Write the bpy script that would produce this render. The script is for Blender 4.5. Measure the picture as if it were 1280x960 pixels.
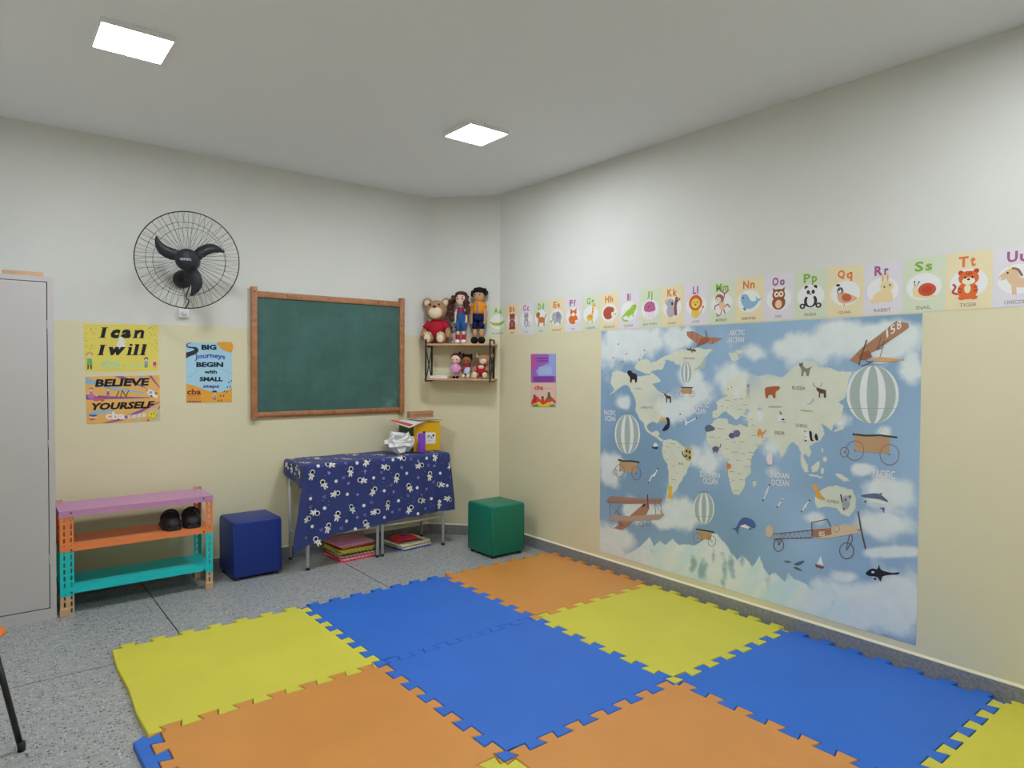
import bpy, bmesh, math, random
import numpy as np
from mathutils import Vector, Matrix, noise, geometry

for o in list(bpy.data.objects):
    bpy.data.objects.remove(o, do_unlink=True)
SC = bpy.context.scene
COL = SC.collection
random.seed(7)
rad = math.radians

# ------------------------------------------------------------------ camera
FPX, YAW, PITCH, ROLL, CAMH = 838.8, rad(38.537), rad(1.324), rad(0.317), 1.45
_f = Vector((math.sin(YAW)*math.cos(PITCH), math.cos(YAW)*math.cos(PITCH), -math.sin(PITCH)))
_r0 = Vector((math.cos(YAW), -math.sin(YAW), 0)); _u0 = _r0.cross(_f)
_r = _r0*math.cos(ROLL) + _u0*math.sin(ROLL); _u = -_r0*math.sin(ROLL) + _u0*math.cos(ROLL)
cd = bpy.data.cameras.new('camera'); cam = bpy.data.objects.new('camera', cd); COL.objects.link(cam)
cd.sensor_width = 36; cd.lens = FPX/1280*36; cd.clip_start = 0.05
cam.matrix_world = Matrix(((_r.x, _u.x, -_f.x, 0), (_r.y, _u.y, -_f.y, 0), (_r.z, _u.z, -_f.z, CAMH), (0, 0, 0, 1)))
SC.camera = cam

# ------------------------------------------------------------------ world, exposure (light comes from the ceiling panels)
w = bpy.data.worlds.new('world'); SC.world = w; w.use_nodes = True
w.node_tree.nodes['Background'].inputs[0].default_value = (.8, .85, .9, 1)
w.node_tree.nodes['Background'].inputs[1].default_value = .3
SC.view_settings.view_transform = 'Standard'; SC.view_settings.look = 'None'
SC.view_settings.gamma = 1; SC.view_settings.use_curve_mapping = False
SC.view_settings.exposure = 0.0
PANEL_STRENGTH = 92.0

# ------------------------------------------------------------------ room measures (metres, camera stands over the origin)
XR, YB, HC, HP, HB = 3.5126, 5.0354, 2.9298, 1.7355, 0.085
XL, YF = -0.60, -1.90
CA, CB = Vector((3.08, YB, 0)), Vector((XR, 4.58, 0))       # corner wall runs from CA to CB
CT = (CB-CA).normalized(); CN = Vector((CT.y, -CT.x, 0))     # CN points into the room
if CN.dot(Vector((-1, -1, 0))) < 0: CN = -CN
MCH = Matrix(((CT.x, -CN.x, 0, CA.x), (CT.y, -CN.y, 0, CA.y), (0, 0, 1, 0), (0, 0, 0, 1)))  # x along the corner wall, -y into the room

# ------------------------------------------------------------------ helpers
def lin(c):
    c = c/255
    return c/12.92 if c <= .04045 else ((c+.055)/1.055)**2.4
def alb(rgb, E=.62):
    return tuple(min(.87, max(.004, lin(c)/E)) for c in rgb)
MATS = {}
def mat(name, rgb, E=.62, rough=.55, spec=.35, metal=0, var=0, vscale=8, bump=0, bscale=60, sheen=0, trans=0):
    if name in MATS: return MATS[name]
    m = bpy.data.materials.new(name); m.use_nodes = True; MATS[name] = m
    nt = m.node_tree; b = nt.nodes['Principled BSDF']
    a = alb(rgb, E)
    b.inputs['Base Color'].default_value = (*a, 1); b.inputs['Roughness'].default_value = rough
    b.inputs['Specular IOR Level'].default_value = spec; b.inputs['Metallic'].default_value = metal
    if sheen: b.inputs['Sheen Weight'].default_value = sheen
    if trans: b.inputs['Transmission Weight'].default_value = trans
    tc = nt.nodes.new('ShaderNodeTexCoord')
    if var:
        n = nt.nodes.new('ShaderNodeTexNoise'); n.inputs['Scale'].default_value = vscale; n.inputs['Detail'].default_value = 5
        nt.links.new(tc.outputs['Object'], n.inputs['Vector'])
        r = nt.nodes.new('ShaderNodeMapRange'); r.inputs['From Min'].default_value = .25; r.inputs['From Max'].default_value = .75
        r.inputs['To Min'].default_value = 1-var; r.inputs['To Max'].default_value = 1+var
        nt.links.new(n.outputs['Fac'], r.inputs['Value'])
        mx = nt.nodes.new('ShaderNodeMix'); mx.data_type = 'RGBA'; mx.blend_type = 'MULTIPLY'; mx.inputs[0].default_value = 1
        mx.inputs[6].default_value = (*a, 1); nt.links.new(r.outputs[0], mx.inputs[7]); nt.links.new(mx.outputs[2], b.inputs['Base Color'])
    if bump:
        n = nt.nodes.new('ShaderNodeTexNoise'); n.inputs['Scale'].default_value = bscale; n.inputs['Detail'].default_value = 3
        nt.links.new(tc.outputs['Object'], n.inputs['Vector'])
        bp = nt.nodes.new('ShaderNodeBump'); bp.inputs['Strength'].default_value = bump; bp.inputs['Distance'].default_value = .004
        nt.links.new(n.outputs['Fac'], bp.inputs['Height']); nt.links.new(bp.outputs[0], b.inputs['Normal'])
    return m
def ink(rgb, E=.72):
    return mat('print_%02x%02x%02x' % tuple(int(c) for c in rgb), rgb, E, rough=.6, spec=.25)

def empty(name, loc):
    o = bpy.data.objects.new(name, None); COL.objects.link(o); o.location = loc; o.empty_display_size = .1
    return o
def tag(o, label=None, cat=None, group=None, kind=None):
    if label: o['label'] = label
    if cat: o['category'] = cat
    if group: o['group'] = group
    if kind: o['kind'] = kind
    return o
def thing(name, loc, label, cat, group=None):
    return tag(empty(name, loc), label, cat, group)
def origin(o):
    v = Vector((0, 0, 0))
    while o is not None:
        v += o.location; o = o.parent
    return v

class MB:
    """collects shapes in world (or local, see xf) coordinates; build() links them as one mesh object"""
    def __init__(s):
        s.v = []; s.f = []; s.m = []; s.s = []; s.mats = []
    def mi(s, m):
        if m not in s.mats: s.mats.append(m)
        return s.mats.index(m)
    def add(s, vs, fs, m, smooth=False):
        k = len(s.v); i = s.mi(m)
        s.v += [Vector(p) for p in vs]
        for f in fs:
            s.f.append([k+q for q in f]); s.m.append(i); s.s.append(smooth)
        return s
    def box(s, x0, y0, z0, x1, y1, z1, m):
        v = [(x, y, z) for z in (z0, z1) for y in (y0, y1) for x in (x0, x1)]
        return s.add(v, [(0, 2, 3, 1), (4, 5, 7, 6), (0, 1, 5, 4), (2, 6, 7, 3), (0, 4, 6, 2), (1, 3, 7, 5)], m)
    def bbox(s, x0, y0, z0, x1, y1, z1, m, r=.01, seg=2):
        bm = bmesh.new(); bmesh.ops.create_cube(bm, size=1)
        for v in bm.verts:
            v.co = Vector(((x0+x1)/2+v.co.x*(x1-x0), (y0+y1)/2+v.co.y*(y1-y0), (z0+z1)/2+v.co.z*(z1-z0)))
        bmesh.ops.bevel(bm, geom=bm.edges[:], offset=r, segments=seg, profile=.5, affect='EDGES')
        bm.verts.index_update()
        s.add([v.co.copy() for v in bm.verts], [[v.index for v in f.verts] for f in bm.faces], m, seg > 1)
        bm.free(); return s
    def tube(s, path, r, m, n=8, cap=True, closed=False):
        P = [Vector(p) for p in path]; N = len(P); rr = r if isinstance(r, (list, tuple)) else [r]*N
        vs = []; up = None
        for i, p in enumerate(P):
            a = P[(i-1) % N] if (closed or i > 0) else p; b = P[(i+1) % N] if (closed or i < N-1) else p
            d = (b-a).normalized()
            if up is None:
                up = d.orthogonal().normalized()
            else:
                up = (up - d*up.dot(d)); up = up.normalized() if up.length > 1e-6 else d.orthogonal().normalized()
            q = d.cross(up)
            for k in range(n):
                t = 2*math.pi*k/n; vs.append(p + (up*math.cos(t)+q*math.sin(t))*rr[i])
        fs = []
        for i in range(N if closed else N-1):
            j = (i+1) % N
            for k in range(n):
                fs.append((i*n+k, i*n+(k+1) % n, j*n+(k+1) % n, j*n+k))
        if cap and not closed:
            fs.append(list(range(n))[::-1]); fs.append([(N-1)*n+k for k in range(n)])
        return s.add(vs, fs, m, True)
    def lathe(s, prof, m, c=(0, 0, 0), n=20, axis='Z'):
        vs = []; c = Vector(c)
        for r, h in prof:
            for k in range(n):
                t = 2*math.pi*k/n; a, b = r*math.cos(t), r*math.sin(t)
                vs.append(c+Vector({'Z': (a, b, h), 'Y': (a, h, b), 'X': (h, a, b)}[axis]))
        fs = [(i*n+k, i*n+(k+1) % n, (i+1)*n+(k+1) % n, (i+1)*n+k) for i in range(len(prof)-1) for k in range(n)]
        fs.append(list(range(n))[::-1]); fs.append([(len(prof)-1)*n+k for k in range(n)])
        return s.add(vs, fs, m, True)
    def ell(s, c, r, m, nu=14, nv=9, rot=None, disp=None):
        c = Vector(c); vs = []; fs = []
        for j in range(nv+1):
            p = math.pi*j/nv
            for i in range(nu):
                t = 2*math.pi*i/nu
                d = Vector((math.sin(p)*math.cos(t), math.sin(p)*math.sin(t), math.cos(p)))
                q = Vector((d.x*r[0], d.y*r[1], d.z*r[2]))
                if disp: q *= disp(d)
                if rot: q = rot @ q
                vs.append(c+q)
        for j in range(nv):
            for i in range(nu):
                fs.append((j*nu+i, (j+1)*nu+i, (j+1)*nu+(i+1) % nu, j*nu+(i+1) % nu))
        return s.add(vs, fs, m, True)
    def prism(s, pts, z0, z1, m, mp=None):
        mp = mp or (lambda x, y, z: (x, y, z)); n = len(pts)
        vs = [mp(x, y, z0) for x, y in pts]+[mp(x, y, z1) for x, y in pts]
        fs = [list(range(n))[::-1], list(range(n, 2*n))]+[(i, (i+1) % n, n+(i+1) % n, n+i) for i in range(n)]
        return s.add(vs, fs, m)
    def grid(s, fn, nu, nv, m, smooth=True):
        vs = [fn(i/nu, j/nv) for j in range(nv+1) for i in range(nu+1)]
        fs = [(j*(nu+1)+i, j*(nu+1)+i+1, (j+1)*(nu+1)+i+1, (j+1)*(nu+1)+i) for j in range(nv) for i in range(nu)]
        return s.add(vs, fs, m, smooth)
    def xf(s, M):
        s.v = [M @ p for p in s.v]; return s
    def build(s, name, parent=None, base=None, fix=True):
        og = origin(parent) if parent is not None else Vector(base or (0, 0, 0))
        me = bpy.data.meshes.new(name)
        me.from_pydata([tuple(p-og) for p in s.v], [], s.f)
        for m in s.mats: me.materials.append(m)
        me.polygons.foreach_set('material_index', s.m); me.polygons.foreach_set('use_smooth', s.s)
        if fix:
            bm = bmesh.new(); bm.from_mesh(me); bmesh.ops.recalc_face_normals(bm, faces=bm.faces[:]); bm.to_mesh(me); bm.free()
        me.update()
        o = bpy.data.objects.new(name, me); COL.objects.link(o)
        if parent is not None: o.parent = parent
        else: o.location = og
        return o

def smooth_pts(pts, k=4, closed=True):
    n = len(pts); out = []
    rng = range(n) if closed else range(n-1)
    for i in rng:
        g = (lambda j: pts[j % n]) if closed else (lambda j: pts[min(max(j, 0), n-1)])
        a, b, c, d = g(i-1), g(i), g(i+1), g(i+2)
        for q in range(k):
            t = q/k
            out.append(tuple(.5*(2*b[z]+(c[z]-a[z])*t+(2*a[z]-5*b[z]+4*c[z]-d[z])*t*t+(3*b[z]-a[z]-3*c[z]+d[z])*t**3) for z in range(len(b))))
    if not closed: out.append(tuple(pts[-1]))
    return out
def ellp(cx, cy, rx, ry, n=20, rot=0):
    c, s_ = math.cos(rad(rot)), math.sin(rad(rot))
    return [(cx+rx*math.cos(t)*c-ry*math.sin(t)*s_, cy+rx*math.cos(t)*s_+ry*math.sin(t)*c) for t in [2*math.pi*i/n for i in range(n)]]
def stroke_quads(pts, w):
    """list of convex quads (plus round joints) covering a polyline"""
    out = []
    for (x0, y0), (x1, y1) in zip(pts, pts[1:]):
        l = math.hypot(x1-x0, y1-y0)
        if l < 1e-9: continue
        nx, ny = -(y1-y0)/l*w/2, (x1-x0)/l*w/2
        out.append([(x0+nx, y0+ny), (x1+nx, y1+ny), (x1-nx, y1-ny), (x0-nx, y0-ny)])
    for x, y in pts[1:-1]: out.append(ellp(x, y, w/2, w/2, 8))
    return out
_tc = {}
def text2d(t, bold=0.0, shear=0.0):
    key = (t, bold, shear)
    if key in _tc: return _tc[key]
    cu = bpy.data.curves.new('lettering', 'FONT'); cu.body = t; cu.size = 1; cu.offset = bold; cu.shear = shear; cu.resolution_u = 2
    ob = bpy.data.objects.new('lettering', cu)
    me = bpy.data.meshes.new_from_object(ob)
    vs = [(v.co.x, v.co.y) for v in me.vertices]; fs = [list(p.vertices) for p in me.polygons]
    bpy.data.objects.remove(ob); bpy.data.curves.remove(cu); bpy.data.meshes.remove(me)
    if vs:
        x0 = min(v[0] for v in vs); x1 = max(v[0] for v in vs); y0 = min(v[1] for v in vs); y1 = max(v[1] for v in vs)
        vs = [((x-x0)/(x1-x0), (y-y0)/(y1-y0)) for x, y in vs]
    _tc[key] = (vs, fs)
    return _tc[key]

class Print:
    """flat printing on a sheet: mp(x, y) gives the point of the sheet, nrm its normal, layers lie 0.25 mm apart"""
    def __init__(s, mp, nrm, base=.0015):
        s.mp = mp; s.n = Vector(nrm); s.b = base; s.mb = MB()
    def lift(s, lay):                      # every printed shape lies a hair above the one before it
        s.c = getattr(s, 'c', 0)+1; return lay+(s.c % 40)*.016
    def P(s, x, y, lay):
        return s.mp(x, y) + s.n*(s.b+lay*.00025)
    def poly(s, pts, rgb, lay=1):
        lay = s.lift(lay)
        tri = geometry.tessellate_polygon([[Vector((x, y, 0)) for x, y in pts]])
        s.mb.add([s.P(x, y, lay) for x, y in pts], [list(t) for t in tri], ink(rgb)); return s
    def sm(s, pts, rgb, lay=1, k=4): return s.poly(smooth_pts(pts, k), rgb, lay)
    def e(s, cx, cy, rx, ry, rgb, lay=1, rot=0, n=18): return s.poly(ellp(cx, cy, rx, ry, n, rot), rgb, lay)
    def line(s, pts, w, rgb, lay=2, smooth=0):
        if smooth: pts = smooth_pts(pts, smooth, False)
        for q in stroke_quads(pts, w):
            la = s.lift(lay); s.mb.add([s.P(x, y, la) for x, y in q], [list(range(len(q)))], ink(rgb))
        return s
    def ring(s, cx, cy, rx, ry, w, rgb, lay=2, n=24):
        lay = s.lift(lay); a = ellp(cx, cy, rx, ry, n); b = ellp(cx, cy, rx-w, ry-w, n)
        s.mb.add([s.P(x, y, lay) for x, y in a+b], [(i, (i+1) % n, n+(i+1) % n, n+i) for i in range(n)], ink(rgb)); return s
    def text(s, t, x0, y0, x1, y1, rgb, lay=3, bold=.02, shear=0, tilt=0, arc=0):
        vs, fs = text2d(t, bold, shear); lay = s.lift(lay)
        pts = [s.P(x0+(x1-x0)*a, y1+(y0-y1)*b + tilt*(a-.5) + arc*(4*(a-.5)**2), lay) for a, b in vs]
        s.mb.add(pts, fs, ink(rgb)); return s
    def build(s, name, parent):
        o = s.mb.build(name, parent, fix=False); s.mb = MB(); return o

def ray(px, py): return _f + _r*((px-640)/FPX) - _u*((py-480)/FPX)
CAMP = Vector((0, 0, CAMH))
def on_back(px, py, y=YB):
    d = ray(px, py); return CAMP + d*(y/d.y)
def on_right(px, py, x=XR):
    d = ray(px, py); return CAMP + d*(x/d.x)
def crop(fn, ox, oy, k): return lambda x, y: fn(ox+x/k, oy+y/k)

# ================================================================== THE ROOM
def nodes_mat(name):
    m = bpy.data.materials.new(name); m.use_nodes = True; MATS[name] = m
    return m, m.node_tree, m.node_tree.nodes['Principled BSDF']
def ramp(nt, stops, src, interp='LINEAR'):
    r = nt.nodes.new('ShaderNodeValToRGB'); r.color_ramp.interpolation = interp
    el = r.color_ramp.elements
    while len(el) < len(stops): el.new(.5)
    for e, (p, c) in zip(el, stops):
        e.position = p; e.color = (*c, 1)
    nt.links.new(src, r.inputs[0]); return r

# terrazzo: dark and pale chips in a grey ground
TZ, nt, b = nodes_mat('terrazzo')
tc = nt.nodes.new('ShaderNodeTexCoord')
def chips(scale, cut, col, under, size):
    v = nt.nodes.new('ShaderNodeTexVoronoi'); v.inputs['Scale'].default_value = scale; nt.links.new(tc.outputs['Object'], v.inputs['Vector'])
    sp = nt.nodes.new('ShaderNodeSeparateColor'); nt.links.new(v.outputs['Color'], sp.inputs[0])
    a = nt.nodes.new('ShaderNodeMath'); a.operation = 'LESS_THAN'; a.inputs[1].default_value = cut; nt.links.new(sp.outputs[0], a.inputs[0])
    d = nt.nodes.new('ShaderNodeMath'); d.operation = 'LESS_THAN'; d.inputs[1].default_value = size; nt.links.new(v.outputs['Distance'], d.inputs[0])
    f = nt.nodes.new('ShaderNodeMath'); f.operation = 'MULTIPLY'; nt.links.new(a.outputs[0], f.inputs[0]); nt.links.new(d.outputs[0], f.inputs[1])
    mx = nt.nodes.new('ShaderNodeMix'); mx.data_type = 'RGBA'; nt.links.new(f.outputs[0], mx.inputs[0])
    nt.links.new(under, mx.inputs[6]); mx.inputs[7].default_value = (*col, 1); return mx.outputs[2]
n0 = nt.nodes.new('ShaderNodeTexNoise'); n0.inputs['Scale'].default_value = 30; n0.inputs['Detail'].default_value = 6; nt.links.new(tc.outputs['Object'], n0.inputs['Vector'])
g0 = ramp(nt, [(.3, alb((120, 122, 124))), (.7, alb((138, 140, 141)))], n0.outputs['Fac'])
c = chips(95, .22, alb((160, 164, 163)), g0.outputs[0], .40)
c = chips(105, .20, alb((66, 66, 70)), c, .40)
c = chips(62, .13, alb((56, 57, 62)), c, .33)
nt.links.new(c, b.inputs['Base Color']); b.inputs['Roughness'].default_value = .33; b.inputs['Specular IOR Level'].default_value = .4

# the wall paint: off-white above, cream yellow dado below the hand-cut line
WP, nt, b = nodes_mat('two_tone_wall_paint')
geo = nt.nodes.new('ShaderNodeNewGeometry'); sx = nt.nodes.new('ShaderNodeSeparateXYZ'); nt.links.new(geo.outputs['Position'], sx.inputs[0])
nn = nt.nodes.new('ShaderNodeTexNoise'); nn.inputs['Scale'].default_value = 9; nt.links.new(geo.outputs['Position'], nn.inputs['Vector'])
ad = nt.nodes.new('ShaderNodeMath'); ad.operation = 'MULTIPLY_ADD'; ad.inputs[1].default_value = .012; nt.links.new(nn.outputs['Fac'], ad.inputs[0]); nt.links.new(sx.outputs[2], ad.inputs[2])
st = nt.nodes.new('ShaderNodeMapRange'); st.inputs['From Min'].default_value = HP+.004; st.inputs['From Max'].default_value = HP+.008; nt.links.new(ad.outputs[0], st.inputs['Value'])
mx = nt.nodes.new('ShaderNodeMix'); mx.data_type = 'RGBA'; nt.links.new(st.outputs[0], mx.inputs[0])
WALL_Y, WALL_W = (.775, .72, .50), (.75, .755, .72)
mx.inputs[6].default_value = (*WALL_Y, 1); mx.inputs[7].default_value = (*WALL_W, 1)
n2 = nt.nodes.new('ShaderNodeTexNoise'); n2.inputs['Scale'].default_value = 2.5; n2.inputs['Detail'].default_value = 6; nt.links.new(geo.outputs['Position'], n2.inputs['Vector'])
mr = nt.nodes.new('ShaderNodeMapRange'); mr.inputs['To Min'].default_value = .96; mr.inputs['To Max'].default_value = 1.04; nt.links.new(n2.outputs['Fac'], mr.inputs['Value'])
m2 = nt.nodes.new('ShaderNodeMix'); m2.data_type = 'RGBA'; m2.blend_type = 'MULTIPLY'; m2.inputs[0].default_value = 1
nt.links.new(mx.outputs[2], m2.inputs[6]); nt.links.new(mr.outputs[0], m2.inputs[7]); nt.links.new(m2.outputs[2], b.inputs['Base Color'])
b.inputs['Roughness'].default_value = .6; b.inputs['Specular IOR Level'].default_value = .3
n3 = nt.nodes.new('ShaderNodeTexNoise'); n3.inputs['Scale'].default_value = 45; nt.links.new(geo.outputs['Position'], n3.inputs['Vector'])
bp = nt.nodes.new('ShaderNodeBump'); bp.inputs['Strength'].default_value = .12; bp.inputs['Distance'].default_value = .004; nt.links.new(n3.outputs['Fac'], bp.inputs['Height']); nt.links.new(bp.outputs[0], b.inputs['Normal'])

CEIL = mat('ceiling_paint', (0, 0, 0), rough=.8, spec=.2); CEIL.node_tree.nodes['Principled BSDF'].inputs['Base Color'].default_value = (.88, .905, .95, 1)
LEDGE = mat('lit_cream_ledge', (0, 0, 0), rough=.6); LEDGE.node_tree.nodes['Principled BSDF'].inputs['Base Color'].default_value = (.82, .76, .56, 1)  # wall cream made paler, light caught on the ledge put into the colour
GROUT = mat('joint_strip', (40, 40, 42), rough=.8)

def struct(mb, name, parent=None):
    o = mb.build(name, parent)
    if parent is None: o['kind'] = 'structure'
    return o
T = .12
fl = struct(MB().box(XL-T, YF-T, -.10, XR+T, YB+T, -.003, GROUT), 'floor')
PITCHF = 1.268; gx = [.845+PITCHF*k for k in range(-2, 4)]; gy = [3.735+PITCHF*k for k in range(-6, 3)]
for x0, x1 in zip(gx, gx[1:]):
    for y0, y1 in zip(gy, gy[1:]):
        a0, a1, b0, b1 = max(x0, XL)+.0032, min(x1, XR)-.0032, max(y0, YF)+.0032, min(y1, YB)-.0032
        if a1-a0 > .02 and b1-b0 > .02:
            MB().box(a0, b0, -.0028, a1, b1, 0, TZ).build('slab', fl)
struct(MB().box(XL-T, YF-T, HC, XR+T, YB+T, HC+T, CEIL), 'ceiling')
struct(MB().box(XL-T, YB, 0, CA.x+.05, YB+T, HC, WP), 'wall_back')
struct(MB().box(XR, YF-T, 0, XR+T, CB.y+.05, HC, WP), 'wall_right')
struct(MB().prism([(CA.x, CA.y), (CB.x, CB.y), (CB.x+.10, CB.y+.05), (CB.x+.10, CA.y+.10), (CA.x+.04, CA.y+.10)], 0, HC, WP), 'wall_corner')
struct(MB().box(XL-T, YF, 0, XL, YB, HC, WP), 'wall_left')
struct(MB().box(XL, YF-T, 0, XR, YF, HC, WP), 'wall_front')
def baseboard(name, p, q, nrm):
    p, q, n = Vector(p), Vector(q), Vector(nrm); th = .010; Z = Vector((0, 0, 1))
    def prof(pr, m):
        vs = [e+n*a+Z*h for e in (p, q) for a, h in pr]; k = len(pr)
        return MB().add(vs, [list(range(k))[::-1], list(range(k, 2*k))]+[(i, (i+1) % k, k+(i+1) % k, k+i) for i in range(k)], m)
    o = struct(prof([(0, 0), (th, 0), (th, HB), (0, HB)], TZB), name)
    prof([(0, HB), (th, HB), (th-.002, HB+.004), (0, HB+.011)], LEDGE).build('ledge', o)
TZB = mat('baseboard_terrazzo', (112, 113, 116), rough=.4, var=.28, vscale=70)
baseboard('baseboard_back', (XL, YB, 0), (CA.x-.004, YB, 0), (0, -1, 0))
baseboard('baseboard_corner', CA, CB, CN)
baseboard('baseboard_right', (XR, CB.y-.004, 0), (XR, YF, 0), (-1, 0, 0))

# ------------------------------------------------------------------ ceiling panels
GLOW = bpy.data.materials.new('led_diffuser'); GLOW.use_nodes = True
_g = GLOW.node_tree.nodes['Principled BSDF']; _g.inputs['Base Color'].default_value = (.9, .9, .9, 1)
_g.inputs['Emission Color'].default_value = (.92, .975, 1.02, 1); _g.inputs['Emission Strength'].default_value = PANEL_STRENGTH
LEDF = mat('lamp_frame_white', (205, 205, 205), rough=.4)
def lamp(cx, cy, label):
    t = thing('ceiling_lamp', (cx, cy, HC), label, 'lamp', 'square ceiling lamps'); h = .145
    f = MB()
    for a, b_ in ((-h, -h+.006), (h-.006, h)):
        f.box(cx+a, cy-h, HC-.024, cx+b_, cy+h, HC, LEDF)
        f.box(cx-h+.006, cy+a, HC-.024, cx+h-.006, cy+b_, HC, LEDF)
    f.build('frame', t)
    MB().box(cx-h+.006, cy-h+.006, HC-.021, cx+h-.006, cy+h-.006, HC-.004, GLOW).build('diffuser', t)
lamp(.565, 3.475, 'square white LED ceiling lamp above the wall fan side of the room')
lamp(2.455, 3.455, 'square white LED ceiling lamp nearest the shelf of dolls')
lamp(.565, .55, 'square white LED ceiling lamp at the near end on the locker side')
lamp(2.455, .55, 'square white LED ceiling lamp at the near end on the map side')

# ================================================================== FLOOR MATS
MATH = .024; X0M, Y0M, PM = .52, -.055, .985; DT = .046; NT = 7
def seam(L):
    p = L/NT; pts = [(0, -DT/2)]
    for k in range(NT):
        c_ = (k+.5)*p
        pts += [(c_-.20*p, -DT/2), (c_-.29*p, DT/2), (c_+.29*p, DT/2), (c_+.20*p, -DT/2)]
    return pts+[(L, -DT/2)]
def mat_outline(i, j, straight_left=False):
    x0, y0 = X0M+i*PM, Y0M+j*PM; S = seam(PM); d = DT/2
    bot = [(x0+u-d*(u <= 0)-d*(u >= PM), y0+w) for u, w in S]
    rgt = [(x0+PM+w, y0+u-d*(u <= 0)-d*(u >= PM)) for u, w in S]
    top = [(x0+u-d*(u <= 0)-d*(u >= PM), y0+PM+w) for u, w in S][::-1]
    lft = [(x0+w, y0+u-d*(u <= 0)-d*(u >= PM)) for u, w in S][::-1]
    if straight_left:
        lft = [(x0-d+.016, y0+PM-d), (x0-d+.004, y0+PM*.72), (x0-d+.010, y0+PM*.45), (x0-d-.002, y0+PM*.2), (x0-d+.006, y0-d)]
        top[-1] = lft[0]; bot[0] = lft[-1]
    return dedup(bot+rgt+top+lft)
def dedup(P):
    out = []
    for p in P:
        if not out or math.hypot(p[0]-out[-1][0], p[1]-out[-1][1]) > 1e-5: out.append(p)
    if math.hypot(out[0][0]-out[-1][0], out[0][1]-out[-1][1]) < 1e-5: out.pop()
    return out
def inset(P, e):
    n = len(P); out = []
    for i in range(n):
        a, b_, c_ = Vector(P[i-1]), Vector(P[i]), Vector(P[(i+1) % n])
        d1, d2 = (b_-a).normalized(), (c_-b_).normalized()
        n1, n2 = Vector((-d1.y, d1.x)), Vector((-d2.y, d2.x)); m = n1+n2
        m = m/max(.45, m.length_squared/2) if m.length > 1e-6 else n1
        out.append(tuple(b_+m*e))
    return out
def slab_mesh(P, z0, z1, m, gap=.0018, bev=.003):
    A, B, mb = inset(P, gap), inset(P, gap+bev), MB(); n = len(P)
    vs = [(x, y, z0) for x, y in A]+[(x, y, z1-bev) for x, y in A]+[(x, y, z1) for x, y in B]
    fs = [[i, (i+1) % n, n+(i+1) % n, n+i] for i in range(n)]+[[n+i, n+(i+1) % n, 2*n+(i+1) % n, 2*n+i] for i in range(n)]
    return mb.add(vs, fs+[list(range(2*n, 3*n)), list(range(n))[::-1]], m)
EVA = {'yellow': mat('eva_yellow', (198, 191, 66), .86, .5, .4, var=.05, vscale=3, bump=.15, bscale=220),
       'orange': mat('eva_orange', (198, 133, 62), .84, .36, .6, var=.06, vscale=3, bump=.15, bscale=220),
       'blue': mat('eva_blue', (44, 102, 194), .86, .5, .4, var=.06, vscale=3, bump=.15, bscale=220)}
for i, j, c, lab in [(0, 3, 'yellow', 'yellow foam floor mat at the corner nearest the shoe rack'),
                     (1, 3, 'blue', 'blue foam floor mat in the back row, in front of the cloth-covered table'),
                     (2, 3, 'orange', 'orange foam floor mat in the back corner beside the green cube seat'),
                     (0, 2, 'orange', 'orange foam floor mat with the blue edging strip on its side'),
                     (1, 2, 'blue', 'blue foam floor mat in the middle, between two orange mats and two yellow mats'),
                     (2, 2, 'yellow', 'yellow foam floor mat against the baseboard under the left half of the world map'),
                     (0, 1, 'yellow', 'yellow foam floor mat just peeping in at the bottom edge between two orange mats'),
                     (1, 1, 'orange', 'orange foam floor mat at the bottom centre, nearest the viewer'),
                     (2, 1, 'blue', 'blue foam floor mat against the baseboard under the right end of the world map'),
                     (2, 0, 'yellow', 'yellow foam floor mat in the bottom right corner by the baseboard')]:
    P = mat_outline(i, j, (i, j) == (0, 3))
    o = slab_mesh(P, .0, MATH, EVA[c]).build('foam_floor_mat', base=(X0M+(i+.5)*PM, Y0M+(j+.5)*PM, 0))
    tag(o, lab, 'mat', 'interlocking foam floor mats')
_l = [p for p in mat_outline(0, 2)]
S_ = seam(PM); yb_ = Y0M+2*PM
edge = [(X0M+w_, yb_+u-(DT/2)*(u <= 0)-(DT/2)*(u >= PM)) for u, w_ in S_]
strip = edge + [(X0M-.03, yb_+PM-DT/2+.012), (X0M-.075, yb_+PM-DT/2-.02), (X0M-.068, yb_+.7), (X0M-.074, yb_+.4), (X0M-.068, yb_+.1), (X0M-.07, yb_-DT/2)]
o = slab_mesh(dedup(strip), 0, MATH, EVA['blue']).build('mat_edging_strip', base=(X0M-.03, yb_+PM/2, 0))
tag(o, 'blue foam edging strip interlocked with the side of the orange mat', 'edging strip')

# ================================================================== LOCKER
STEEL = mat('painted_grey_steel', (156, 153, 154), .62, .45, .4, var=.03, vscale=2)
GAPSHADE_BOLTS = mat('gap_shade_and_bolts', (40, 40, 44), rough=.8)
LX0, LX1, LY0, LY1, LZ = -.575, .343, 4.625, 5.02, 1.955
lk = thing('steel_locker', ((LX0+LX1)/2, (LY0+LY1)/2, 0), 'tall pale grey steel locker beside the shoe rack', 'locker')
mb = MB()
mb.box(LX0, LY0+.02, .0, LX0+.012, LY1, LZ, STEEL).box(LX1-.012, LY0+.02, .0, LX1, LY1, LZ, STEEL)
mb.box(LX0+.012, LY1-.01, .0, LX1-.012, LY1, LZ, STEEL).box(LX0+.012, LY0+.02, LZ-.012, LX1-.012, LY1-.01, LZ, STEEL)
mb.box(LX0+.012, LY0+.03, .0, LX1-.012, LY0+.04, LZ-.012, GAPSHADE_BOLTS)  # dark sheet behind the doors, shade of their gaps put into its colour
mb.build('body', lk)
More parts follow.
